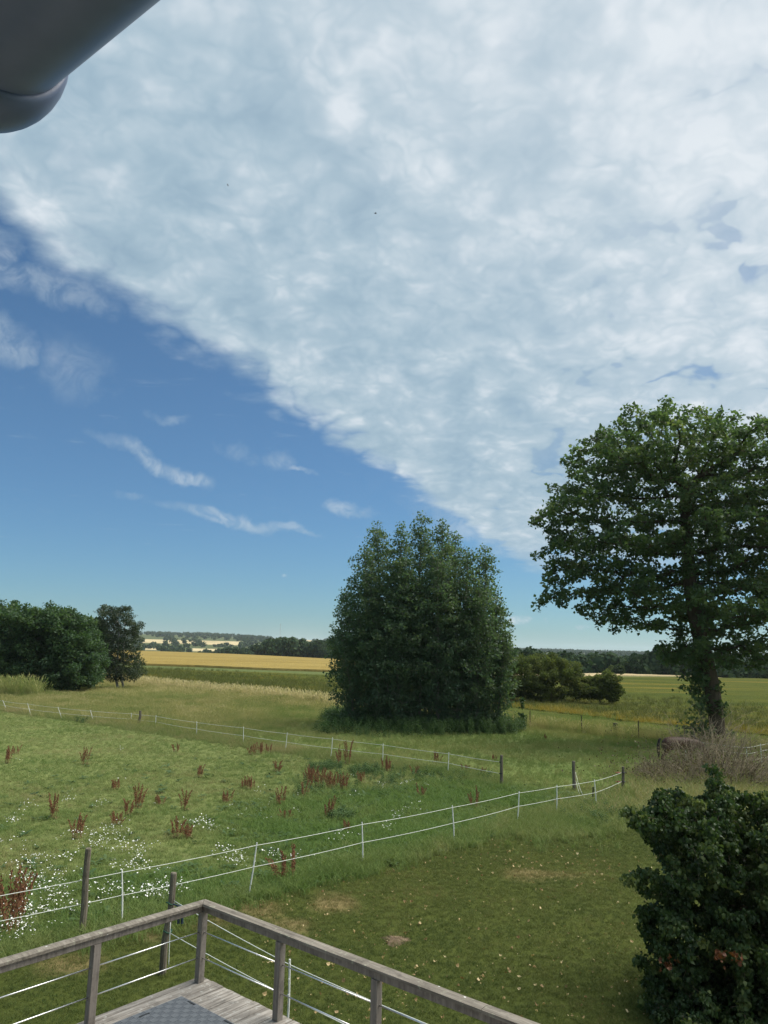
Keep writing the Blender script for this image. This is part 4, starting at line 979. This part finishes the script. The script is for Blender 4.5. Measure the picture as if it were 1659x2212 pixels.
def build_thicket():
    b = at(1515, 1690); b[2] = 0; t = empty('dead_thicket', b, 0, 'bare grey-brown thicket of dry twigs in front of the maple', 'bush')
    p0, p1, r0, r1 = [], [], [], []
    def grow(p, d, L, r, lev):
        k = 6; q = p.copy()
        for j in range(k):
            d = d + rng.normal(0, .16, 3) + np.array([0, 0, -.035 * j]); d /= np.linalg.norm(d); n = q + d * L / k
            ra, rb = r * (1 - .75 * j / k), r * (1 - .75 * (j + 1) / k); p0.append(q); p1.append(n); r0.append(ra); r1.append(rb)
            if lev < 2 and j > 0 and rng.random() < (.75 if lev == 0 else .5):
                s = d + rng.normal(0, .65, 3); s /= np.linalg.norm(s); grow(n, s, L * rng.uniform(.3, .55), rb * .75, lev + 1)
            q = n
    for k in range(330):
        a = rng.uniform(0, 6.283); q = math.sqrt(rng.random()); x, y = 2.7 * q * math.cos(a), 2.2 * q * math.sin(a)
        hmax = (2.75 - 1.75 * q ** 1.6) * (1.1 if x > -.3 else .62)
        d = np.array([x * .28, y * .2, 1.0]) + rng.normal(0, .22, 3); d /= np.linalg.norm(d)
        grow(np.array([x, y, -.05]), d, hmax * rng.uniform(.75, 1.25), rng.uniform(.015, .030), 0)
    V, Q = frusta(np.array(p0), np.array(p1), np.array(r0), np.array(r1), 3); link('twigs', np_mesh('twigs', V, [Q]), M['dead_twig'], t)
    P = rng.normal(0, 1, (2600, 3)) * np.array([2.0, 1.5, .5]) + np.array([0, 0, .75]); P = P[(P[:, 2] > .1)]
    link('withered_leaves', leaves_mesh('withered_leaves', P, .09, .05, .3, .5), M['dead_leaf'], t)
M['dead_leaf'] = leaf_mat('dead_leaf', (.065, .060, .026), (.12, .098, .046), (.17, .13, .07), .2)
build_thicket()
P = np.array([ground_pt(u, v) for u, v in zip(rng.normal(1520, 95, 1900), rng.uniform(1665, 1765, 1900))])
scatter('thicket_grass', 'rank brownish grass growing round the dead thicket', 'grass', P, rng.uniform(.7, 1.5, len(P)), rng.normal(.72, .18, len(P)), [tuft('rank', 15, .45, .2, .013, .8, M['paddock'], 401 + k, .3) for k in range(3)], .15)

# ------------------------------------------------------------------ horse
def build_horse():
    p = at(1432, 1658); p[2] = hz(p[0], p[1])
    t = empty('horse', p + np.array([.95, .35, 0]), rad(10), 'dark bay horse with black tail grazing behind the dry thicket', 'horse')
    def skin(name, joints, edges, rr, mat, sub=2):
        me = bpy.data.meshes.new(name); me.from_pydata(joints, edges, []); me.update(); o = link(name, me, mat, t)
        sm = o.modifiers.new('skin', 'SKIN'); sm.use_smooth_shade = True
        for k, r in enumerate(rr): me.skin_vertices[0].data[k].radius = r if isinstance(r, tuple) else (r, r)
        me.skin_vertices[0].data[0].use_root = True
        s = o.modifiers.new('subdivision', 'SUBSURF'); s.levels = sub; s.render_levels = sub; return o
    J = [(-.55, 0, 1.16), (-.86, 0, 1.20), (-.15, 0, 1.12), (.30, 0, 1.12), (.68, 0, 1.17), (1.02, 0, 1.12), (1.32, 0, .88), (1.52, 0, .62), (1.60, 0, .42), (1.70, 0, .14)]
    R = [(.30, .31), (.23, .26), (.30, .33), (.29, .34), (.24, .30), (.16, .23), (.11, .17), (.10, .13), (.085, .12), (.05, .06)]
    Ed = [(0, 1), (0, 2), (2, 3), (3, 4), (4, 5), (5, 6), (6, 7), (7, 8), (8, 9)]
    def leg(root, pts, rr):
        k = root
        for q, r in zip(pts, rr): J.append(q); R.append((r, r)); Ed.append((k, len(J) - 1)); k = len(J) - 1
    for s, dx in ((1, .06), (-1, -.16)):
        leg(0, [(-.68 + dx * .3, .15 * s, .86), (-.62 + dx, .15 * s, .66), (-.86 + dx, .15 * s, .47), (-.80 + dx, .15 * s, .16), (-.74 + dx, .15 * s, .04), (-.70 + dx, .15 * s, .0)], [.15, .10, .062, .042, .052, .062])
    for s, dx in ((1, .10), (-1, -.08)):
        leg(4, [(.64, .14 * s, .88), (.62 + dx, .14 * s, .60), (.64 + dx, .14 * s, .46), (.64 + dx, .14 * s, .15), (.68 + dx, .14 * s, .04), (.71 + dx, .14 * s, .0)], [.12, .075, .058, .040, .05, .06])
    skin('body', J, Ed, R, M['horse'])
    skin('tail', [(-.93, 0, 1.34), (-1.03, 0, 1.27), (-1.09, 0, 1.02), (-1.10, 0, .75), (-1.08, 0, .42)], [(0, 1), (1, 2), (2, 3), (3, 4)], [.045, .06, .085, .085, .03], M['horse_dark'])
    skin('mane', [(.72, 0, 1.46), (1.0, .03, 1.33), (1.26, .04, 1.10), (1.48, .04, .82)], [(0, 1), (1, 2), (2, 3)], [(.05, .05), (.05, .08), (.05, .09), (.04, .06)], M['horse_dark'])
    for s in (-1, 1):
        skin('ear', [(1.50, .06 * s, .72), (1.47, .08 * s, .80), (1.46, .09 * s, .86)], [(0, 1), (1, 2)], [.035, .03, .008], M['horse'], 1)
build_horse()

# ------------------------------------------------------------------ fences
def sag(a, b, s, n=8):
    a, b = np.array(a), np.array(b); return [a * (1 - t) + b * t - np.array([0, 0, 4 * s * t * (1 - t)]) for t in np.linspace(0, 1, n)]
def white_post(parent, base, top, r=.016):
    base, top = np.array(base), np.array(top); d = top - base; mid = base + d * .45 + np.array([.012, 0, 0])
    o = np.array(parent.location)
    mb = MB().tube([base - d * .1 - o, mid - o, top - o], [r, r, r * .9], 6)
    for f in (.55, .75, .95): mb.tube([base + d * f - o + np.array([0, -.025, 0]), base + d * f - o + np.array([0, .02, 0])], .011, 5)
    return mb.build('white_post', M['post_white'], parent)
def wood_post(parent, base, top, r=.055, knots=True):
    base, top = np.array(base), np.array(top); o = np.array(parent.location); d = top - base; side = np.array([rng.normal(0, .02), rng.normal(0, .02), 0])
    pts = [base - d * .08 - o, base + d * .3 + side - o, base + d * .65 - side * .6 - o, top - d * .012 - o, top - o]
    return MB().tube(pts, [r * 1.08, r * 1.02, r * .97, r * .93, r * .80], 10).build('wooden_post', M['post_wood'], parent, smooth=False)
def strand(parent, pts, r=.006, s=.02, name='rope', mat='rope'):
    o = np.array(parent.location); q = []
    for a, b in zip(pts[:-1], pts[1:]): q += [x - o for x in sag(a, b, s * np.linalg.norm(np.array(b) - np.array(a)) / 4)][(1 if q else 0):]
    return MB().tube(q, r, 5).build(name, M[mat], parent, smooth=True)
def ins(parent, p, l=.05, mat='insulator', d=(1, 0, 0)):
    o = np.array(parent.parent.location); d = np.array(d); return MB().tube([p - d * l - o, p - o, p + d * l - o], [.012, .026, .012], 6).build('insulator', M[mat], parent)
def onpost(b, t, f): return np.array(b) * (1 - f) + np.array(t) * f

# near rope fence between lawn and paddock
g = ground_pt(783, 1872); NF = empty('rope_fence', g, 0, 'white rope fence with thin white posts between the lawn and paddock', 'fence')
spec = [((263, 2000), (263.5, 1878)), ((537, 1935), (555, 1820)), ((783, 1872), (782, 1776)), ((981, 1822), (977, 1740)), ((1117, 1779), (1121.5, 1709)), ((1202, 1759), (1203, 1696)), ((1288, 1744), (1284, 1684))]
posts = []
for (b, t_) in spec:
    pb = ground_pt(*b); pt = atY(t_[0], t_[1], pb[1]); posts.append((pb, pt)); white_post(NF, pb, pt)
lp = np.array([-9.4, 11.9, 0.]); lt = lp + np.array([0, 0, 1.02]); white_post(NF, lp, lt)
wa = ground_pt(176, 2022); wat = atY(191, 1832, wa[1]); wood_post(NF, wa, wat, .062)
e0 = ground_pt(1346, 1712); e0t = atY(1346, 1656, e0[1]); w = wood_post(NF, e0, e0t, .06)
w.name = 'wooden_post'
for f in (.95, .54):
    pts = [onpost(lp, lt, f)] + [onpost(b, t_, f) + np.array([0, -.02, 0]) for b, t_ in posts] + [onpost(e0, e0t, f * .82) + np.array([-.07, -.05, 0])]
    strand(NF, pts, .0052, .022)
for f in (.44, .78):
    c = onpost(e0, e0t, f); ins(w, c + np.array([0, -.07, 0]), .09); ins(w, c + np.array([-.22, -.05, -.005]), .11, 'handle_red', (1, 0, .05))
hb = posts[-1]; c = onpost(*hb, .62); MB().tube([c + np.array([-.09, -.02, -.22]) - g, c + np.array([-.07, -.02, .12]) - g], [.022, .026], 6).build('gate_handle', M['insulator'], NF)

# rope fence across the meadow
FFu = [(6, 1513), (59.5, 1519), (125, 1527), (195, 1534), (284, 1540), (337, 1545), (425, 1558), (526, 1569.5), (620.5, 1582), (718.5, 1593), (827.5, 1606), (969.5, 1625)]
FFb = [(14, 1535), (66, 1545), (133, 1553), (202, 1560), (282, 1566), (335, 1573), (424, 1592), (525, 1608), (616, 1624), (714, 1640), (826, 1652), (967, 1670)]
g = ground_pt(620, 1624); FF = empty('rope_fence', g, 0, 'rope fence with white posts crossing from dry meadow to lone gate posts', 'fence')
fp = []
for tu, bu in zip(FFu, FFb):
    pb = ground_pt(*bu); pt = atY(tu[0], tu[1], pb[1]); fp.append((pb, pt)); white_post(FF, pb, pt, .015)
pl = (np.array([-44., 72., 0.]), np.array([-44., 72., .9])); white_post(FF, *pl, .015)
wb = ground_pt(301, 1570); wt_ = atY(303, 1535, wb[1]); wood_post(FF, wb, wt_, .085)
gb = ground_pt(1083, 1698); gt = atY(1083.5, 1631, gb[1]); gpost = wood_post(FF, gb, gt, .065)
g2 = ground_pt(1240, 1705); g2t = atY(1239, 1644, g2[1]); wood_post(FF, g2, g2t, .07)
for f in (.93, .50):
    strand(FF, [onpost(*pl, f)] + [onpost(b, t_, f) + np.array([0, -.02, 0]) for b, t_ in fp] + [onpost(gb, gt, .78 if f > .7 else .42) + np.array([-.07, -.03, 0])], .006, .02)
for f in (.78, .42): ins(gpost, onpost(gb, gt, f) + np.array([-.05, -.05, 0]), .07)
for f, f2 in ((.62, .42), (.34, .28)): strand(FF, [onpost(g2, g2t, f) + np.array([.07, 0, 0]), onpost(*posts[-1], f2) + np.array([-.12, .1, 0])], .005, .55, 'slack_rope')

# rope fence beside the deck
g = ground_pt(352, 2105); DF = empty('rope_fence', g, 0, 'white rope fence running close behind the deck rail from a tied wooden post', 'fence')
wb = np.array([-3.50, 13.58, 0.]); wt_ = atY(375.5, 1885, wb[1]); dpost = wood_post(DF, wb, wt_, .058)
p1 = at(626, 2072, 1.02); p1b = np.array([p1[0], p1[1], 0]); white_post(DF, p1b, p1)
dd = (p1b - wb) / np.linalg.norm(p1b - wb); p2b = p1b + dd * 3.4; p2 = p2b + np.array([0, 0, 1.02]); white_post(DF, p2b, p2); p3b = p2b + dd * 3.4; p3 = p3b + np.array([0, 0, 1.]); white_post(DF, p3b, p3)
for f in (.93, .52):
    strand(DF, [onpost(wb, wt_, f * .78) + np.array([.06, -.03, 0]), onpost(p1b, p1, f), onpost(p2b, p2, f), onpost(p3b, p3, f)], .006, .02)
for f in (.70, .42):
    c = onpost(wb, wt_, f) - g; MB().tube([c + .066 * np.array([math.cos(a), math.sin(a), .25 * math.sin(a * 2)]) for a in np.linspace(0, 6.4, 14)], .012, 5).build('green_lashing', M['rope_green'], dpost)
c = onpost(wb, wt_, .70) - g
for dx in (.16, .22): MB().tube([c + np.array([.06, -.06, .0]), c + np.array([dx, -.06, -.04]), c + np.array([dx + .01, -.06, -.30])], [.012, .02, .024], 6).build('gate_handle', M['rope_blue'], DF)
strand(DF, [onpost(wb, wt_, .52) + np.array([.05, -.07, 0]), onpost(wb, wt_, .1) + np.array([.10, -.08, 0])], .006, .3, 'hanging_rope')

# wire fence along the crop
g = np.array([-3.4, 70.3, 0]); WF = empty('wire_fence', g, 0, 'low wire fence on dark stakes along the edge of the green crop', 'fence')
st = [(u, v) for u, v in ((70, 1463), (232 + 60, 1473), (395, 1493), (453, 1497), (508, 1502), (600, 1512), (685, 1525), (738, 1532), (1145, 1570), (1257, 1580), (1380, 1597), (1480, 1612))]
tops = []
for u, v in st:
    a = ray(u, v); k = 67.3 / (a[0] + a[1]); p = np.array([a[0] * k, a[1] * k, 0]); p[2] = hz(p[0], p[1]); tp = p + np.array([rng.normal(0, .03), 0, 1.18]); tops.append(tp)
    MB().tube([p - g - np.array([0, 0, .2]), tp - g], .032, 5).build('stake', M['iron'], WF)
for f in (.12, .55): strand(WF, [t_ - np.array([0, 0, f]) for t_ in tops], .003, .01, 'wire', 'iron')
p = ground_pt(1285 * 0 + 2300 / 1.823 + 285 * .2394, 1586); tb = p + np.array([0, 0, .75]); w = wood_post(WF, p, tb, .16)

# fence right of the maple
g = at(1642, 1652); RF = empty('rope_fence', g, 0, 'three-strand rope fence on white posts right of the maple trunk', 'fence')
rp = []
for (u, v) in ((1612, 1611.5), (1642.5, 1606), (1700, 1592)):
    tp = at(u, v, 1.15); pb = np.array([tp[0], tp[1], 0]); rp.append((pb, tp)); white_post(RF, pb, tp, .016)
l0 = (np.array([16.2, 40.9, 0]), np.array([16.2, 40.9, 1.1])); white_post(RF, *l0, .016)
for f in (.93, .68, .38): strand(RF, [onpost(*l0, f)] + [onpost(b, t_, f) for b, t_ in rp], .007, .03)

# ------------------------------------------------------------------ deck, railing, table
DZ = 1.10
def dk(a, b, z=0.0): q = DC + E1 * a + E2 * b; return np.array([q[0], q[1], DZ + z])
e1, e2, ez = np.array([*E1, 0]), np.array([*E2, 0]), np.array([0, 0, 1.])
dorig = dk(0, 0); DK = empty('deck', (dorig[0], dorig[1], 0), math.atan2(E1[1], E1[0]), 'weathered grey raised timber deck of narrow planks', 'deck')
# in the deck's own frame x runs along the long rail; y = -E2 side
def local(a, b, z): return np.array([a, -b, DZ + z])
PW = .118
pm = MB().box((0, 0, 0), (0, 2.95, 0), (PW / 2 - .004, 0, 0), (0, 0, .014), .004).mesh('plank')
for k in range(72):
    link('plank', pm, M['deck_wood'], DK, local(-.13 + PW * (k + .5), -.13 + 2.95 + rng.uniform(0, .012), -.016 + rng.uniform(-.0025, .0025)), (rng.normal(0, .0006), rng.normal(0, .006), rng.normal(0, .0006)))
for b in (-.06, 1.4, 2.8, 4.2, 5.6): MB().box(local(4.1, b + .03, -.12), (4.2, 0, 0), (0, .025, 0), (0, 0, .085)).build('joist', M['rail_wood'], DK)
for a in (0.05, 2.7, 5.4, 8.1):
    for b in (.05, 2.8, 5.5): MB().box(np.array([a, -b, .45]), (.05, 0, 0), (0, .05, 0), (0, 0, .45)).build('support_post', M['rail_wood'], DK)
RL = empty('deck_railing', (dorig[0], dorig[1], DZ), math.atan2(E1[1], E1[0]), 'weathered grey timber deck railing with two steel rods', 'railing')
def lc(a, b, z): return np.array([a, -b, z])
POST_A = [0, 1.50, 3.0, 4.5, 6.0, 7.5]; POST_B = [1.52, 3.04, 4.56, 5.9]
ptm = MB().box((0, 0, .425), (0, 0, .423), (.045, 0, 0), (0, .045, 0), .004).mesh('post')
for a in POST_A: link('post', ptm, M['rail_wood'], RL, lc(a, 0, 0))
for b in POST_B: link('post', ptm, M['rail_wood'], RL, lc(0, b, 0))
# under-rails and mitred caps
MB().box(lc(3.95, 0, .890), (4.0, 0, 0), (0, .028, 0), (0, 0, .042), .004).build('under_rail', M['rail_wood'], RL)
MB().box(lc(0, 3.02, .891), (0, 2.98, 0), (.028, 0, 0), (0, 0, .042), .004).build('under_rail', M['rail_wood'], RL)
def cap(a0, a1, along, m0):
    """top board with a shallow ridge, mitred at the corner when m0"""
    w, h, hr = .070, .030, .040; mb = MB(); V = []
    for a in (a0, a1):
        for q, z in ((-w, 0), (-w, h), (0, hr), (w, h), (w, 0)):
            s = a + (q * m0 if a == a0 else 0); V.append(lc(s, q, .934 + z) if along == 'x' else lc(q, s, .934 + z))
    mb.add(V, [(0, 1, 6, 5), (1, 2, 7, 6), (2, 3, 8, 7), (3, 4, 9, 8), (4, 0, 5, 9), (0, 4, 3, 2, 1), (5, 6, 7, 8, 9)]); return mb.build('handrail', M['cap_wood'], RL)
cap(0.004, 4.35, 'x', 1); cap(4.356, 7.95, 'x', 0); cap(.004, 3.9, 'y', 1); cap(3.906, 6.0, 'y', 0)
for z in (.29, .60):
    for a0, a1 in zip(POST_A[:-1], POST_A[1:]): MB().tube([lc(a0 + .04, 0, z), lc(a1 - .04, 0, z)], .0075, 8).build('steel_rod', M['steel'], RL, smooth=True)
    for b0, b1 in zip([0] + POST_B[:-1], POST_B): MB().tube([lc(0, b0 + .04, z), lc(0, b1 - .04, z)], .0075, 8).build('steel_rod', M['steel'], RL, smooth=True)
# bird droppings / lichen dots stay in the wood's material; garden table with a moulded basket weave
def build_table():
    zt = .70; c = at(393, 2150, DZ + zt); q = c[:2] - DC; a0, b0 = q @ E1, q @ E2
    T = empty('garden_table', dk(a0 + .8, b0 + .5), math.atan2(E1[1], E1[0]), 'grey plastic garden table with a moulded basket-weave top on the deck', 'table')
    L, Wd = 1.62, 1.0
    o = lambda a, b, z: np.array([a - .8, -(b - .5), z])
    MB().box(o(L / 2, Wd / 2, zt - .02), (L / 2, 0, 0), (0, Wd / 2, 0), (0, 0, .014), .004).build('table_top', M['table'], T); top = T.children[0]
    n1, n2 = 24, 15; s1, s2 = (L - .02) / n1, (Wd - .02) / n2
    dark = MB(); light = MB()
    for i in range(n1):
        for j in range(n2):
            cc = o(.01 + s1 * (i + .5), .01 + s2 * (j + .5), zt - .005); tgt = dark if (i + j) % 2 else light
            for k in range(4):
                f = (k - 1.5) / 4
                if (i + j) % 2: tgt.box(cc + np.array([0, f * s2, 0]), (s1 * .48, 0, 0), (0, s2 * .10, 0), (0, 0, .0035))
                else: tgt.box(cc + np.array([f * s1, 0, 0]), (s1 * .10, 0, 0), (0, s2 * .48, 0), (0, 0, .005))
    tag(light.build('woven_blocks', M['table'], top), kind='stuff'); tag(dark.build('crosswise_blocks', M['table2'], top), kind='stuff')
    for (a, b, al) in ((.16, .035, 0), (.75, .035, 0), (.035, .5, 1)):
        MB().box(o(a + .05, b, zt + .001), (.055 if not al else .009, 0, 0), (0, .009 if not al else .055, 0), (0, 0, .0025)).build('slot', M['insulator'], top)
    for a in (.08, L - .08):
        for b in (.08, Wd - .08): MB().box(o(a, b, zt / 2 - .02), (0, 0, zt / 2 - .018), (.03, 0, 0), (0, .03, 0), .006).build('leg', M['table'], T)
build_table()

# ------------------------------------------------------------------ the house's eave
def build_house():
    n = np.cross(ray(0, 275), ray(335, 0)); n /= np.linalg.norm(n)
    e1 = np.array([-n[1], n[0], 0]); e1 = e1 / np.linalg.norm(e1)   # along the eave
    if e1[0] < 0: e1 = -e1
    out = np.array([-e1[1], e1[0], 0])                          # away from the house
    # a point of the gutter's outer lip straight out from the eye
    zr = -(n[0] * out[0] + n[1] * out[1]) / n[2]
    d_ = out + ez * zr; d_ = d_ / np.linalg.norm(d_)           # towards the gutter's lower edge, straight out from the eye
    m_in = ez - d_ * (ez @ d_); m_in = m_in / np.linalg.norm(m_in)
    R, edge = .070, EYE + d_ * .60                             # the trough's round underside touches this line
    lip = edge + m_in * R + out * R
    Hs = empty('house', (0, 0, 0), 0, 'dark grey half-round gutter and eave of the house above the deck', 'house')
    H0 = lip - e1 * 6.; Ln = 12.; 
    ctr = lambda t: lip - out * R + e1 * t
    def trough(t0, t1, r0, prof, name):
        V = []; F = []; k = 22
        ang = np.linspace(0, math.pi, k)
        for t, dr in prof:
            for a in ang: V.append(ctr(t) + (out * math.cos(a) - ez * math.sin(a)) * (r0 + dr))
        m_ = len(prof)
        for i in range(m_ - 1):
            for j in range(k - 1): F.append((i * k + j, i * k + j + 1, (i + 1) * k + j + 1, (i + 1) * k + j))
        mb = MB(); mb.add(V, F); o = mb.build(name, M['gutter'], Hs, smooth=True)
        sl = o.modifiers.new('thickness', 'SOLIDIFY'); sl.thickness = .0025; return o
    trough(0, 0, R, [(t, 0) for t in np.linspace(-6, 6, 9)], 'gutter')
    # union collar: find where the photograph shows it along the gutter
    def along_t(u, v):
        r_ = ray(u, v); A_ = np.array([r_, -e1]).T; sol = np.linalg.lstsq(A_, edge - EYE, rcond=None)[0]; return sol[1]
    ta, tb = along_t(112, 186), along_t(28, 254)
    t0, t1 = min(ta, tb), max(ta, tb); w = t1 - t0
    prof = [(t0, .001)] + [(t0 + w * f, .0015 + .0125 * math.sin(math.pi * f) ** .6) for f in np.linspace(.06, .94, 9)] + [(t1, .001)]
    trough(0, 0, R, prof, 'gutter_collar')
    # bead on the outer lip, fascia, soffit, roof and wall
    MB().tube([ctr(-6) + out * R, ctr(6) + out * R], .006, 8).build('gutter_bead', M['gutter'], Hs, smooth=True)
    fc = lambda d, z, t=0: lip - out * d + ez * z + e1 * t
    MB().box(fc(.20, .03), e1 * 6, out * .012, ez * .11).build('fascia', M['gutter'], Hs)
    MB().box(fc(.48, -.07), e1 * 6, out * .265, ez * .01).build('soffit', M['soffit'], Hs)
    sl = np.array([*(-out[:2] * math.cos(rad(38))), math.sin(rad(38))])
    nrm = np.cross(e1, sl); nrm = nrm if nrm[2] > 0 else -nrm
    MB().box(fc(.10, .13) + sl * 2.6, e1 * 6.2, sl * 2.6, nrm * .03).build('roof', M['roof'], Hs)
    zt = lip[2] - .085
    MB().box(np.array([*(fc(.82, 0)[:2] + -out[:2] * .15), zt / 2]), e1 * 6, out * .15, ez * (zt / 2)).build('wall', M['wall'], Hs)
build_house()

# ------------------------------------------------------------------ masts and birds
def build_mast(name, label, u, v, vtop, w):
    p = hit(u, v, 0, 800); z = (p - EYE) @ FW; h = (v - vtop) / FPX * z
    t = empty(name, p, 0, label, 'mast'); r = w / 2
    for k in range(3):
        a = k * 2.094 + .3; MB().tube([(r * math.cos(a), r * math.sin(a), -1), (r * .55 * math.cos(a), r * .55 * math.sin(a), h)], w * .11, 5).build('mast_leg', M['mast'], t)
    for k in range(int(h / w)):
        z0 = k * w; s0 = 1 - .45 * z0 / h; s1 = 1 - .45 * (z0 + w) / h; mb = MB()
        for j in range(3):
            a, b = j * 2.094 + .3, (j + 1) * 2.094 + .3; mb.tube([(r * s0 * math.cos(a), r * s0 * math.sin(a), z0), (r * s1 * math.cos(b), r * s1 * math.sin(b), min(z0 + w, h))], w * .07, 4)
        mb.build('brace', M['mast'], t)
    for k in range(3):
        a = k * 2.094; MB().box((r * .9 * math.cos(a), r * .9 * math.sin(a), h - w * .9), (w * .12, 0, 0), (0, w * .12, 0), (0, 0, w * .8)).build('antenna', M['mast'], t)
build_mast('radio_mast', 'tall lattice radio mast with antennas on the distant wooded ridge', 604.5, 1380, 1348.5, 3.4)
build_mast('radio_mast', 'short thin mast barely clearing the ridge left of the tall mast', 502, 1378, 1371, 1.6)
def build_bird(u, v, Y, lab, yaw, roll_):
    p = atY(u, v, Y); t = empty('bird', p, yaw, lab, 'bird'); t.rotation_euler = (roll_, 0.2, yaw)
    MB().tube([(-.085, 0, 0), (-.06, 0, 0), (-.01, 0, 0), (.045, 0, .004), (.07, 0, .006), (.088, 0, .004)], [.006, .014, .026, .022, .018, .003], 8).build('body', M['bird'], t, smooth=True)
    for s in (-1, 1):
        mb = MB(); mb.add([(.03, .015 * s, .012), (.045, .08 * s, .03), (-.02, .17 * s, .02), (-.045, .16 * s, .018), (-.02, .07 * s, .026), (-.03, .015 * s, .010)], [(0, 1, 4, 5), (1, 2, 3, 4)])
        o = mb.build('wing', M['bird'], t); o.modifiers.new('thickness', 'SOLIDIFY').thickness = .006
    mb = MB(); mb.add([(-.07, .008, 0), (-.07, -.008, 0), (-.13, -.022, 0), (-.11, 0, 0), (-.13, .022, 0)], [(0, 1, 2, 3), (0, 3, 4)]); o = mb.build('tail', M['bird'], t); o.modifiers.new('thickness', 'SOLIDIFY').thickness = .004
build_bird(492, 400, 46, 'small dark bird in flight, wings edge-on, seen against the cloud sheet', 1.2, 1.15)
build_bird(811, 461, 46, 'small dark bird gliding level below the cloud sheet', .25, .25)

# ------------------------------------------------------------------ haze
def build_haze():
    mb = MB().box((0, 0, 40), (9600, 0, 0), (0, 9600, 0), (0, 0, 62)); m_, N, out = new_mat('haze_air')
    v = N.n('ShaderNodeVolumePrincipled', i={'Color': (.80, .90, 1.0, 1), 'Density': .00008, 'Anisotropy': .2}); N.set(out, 'Volume', v.outputs[0])
    tag(mb.build('haze', m_), kind='stuff')
build_haze()
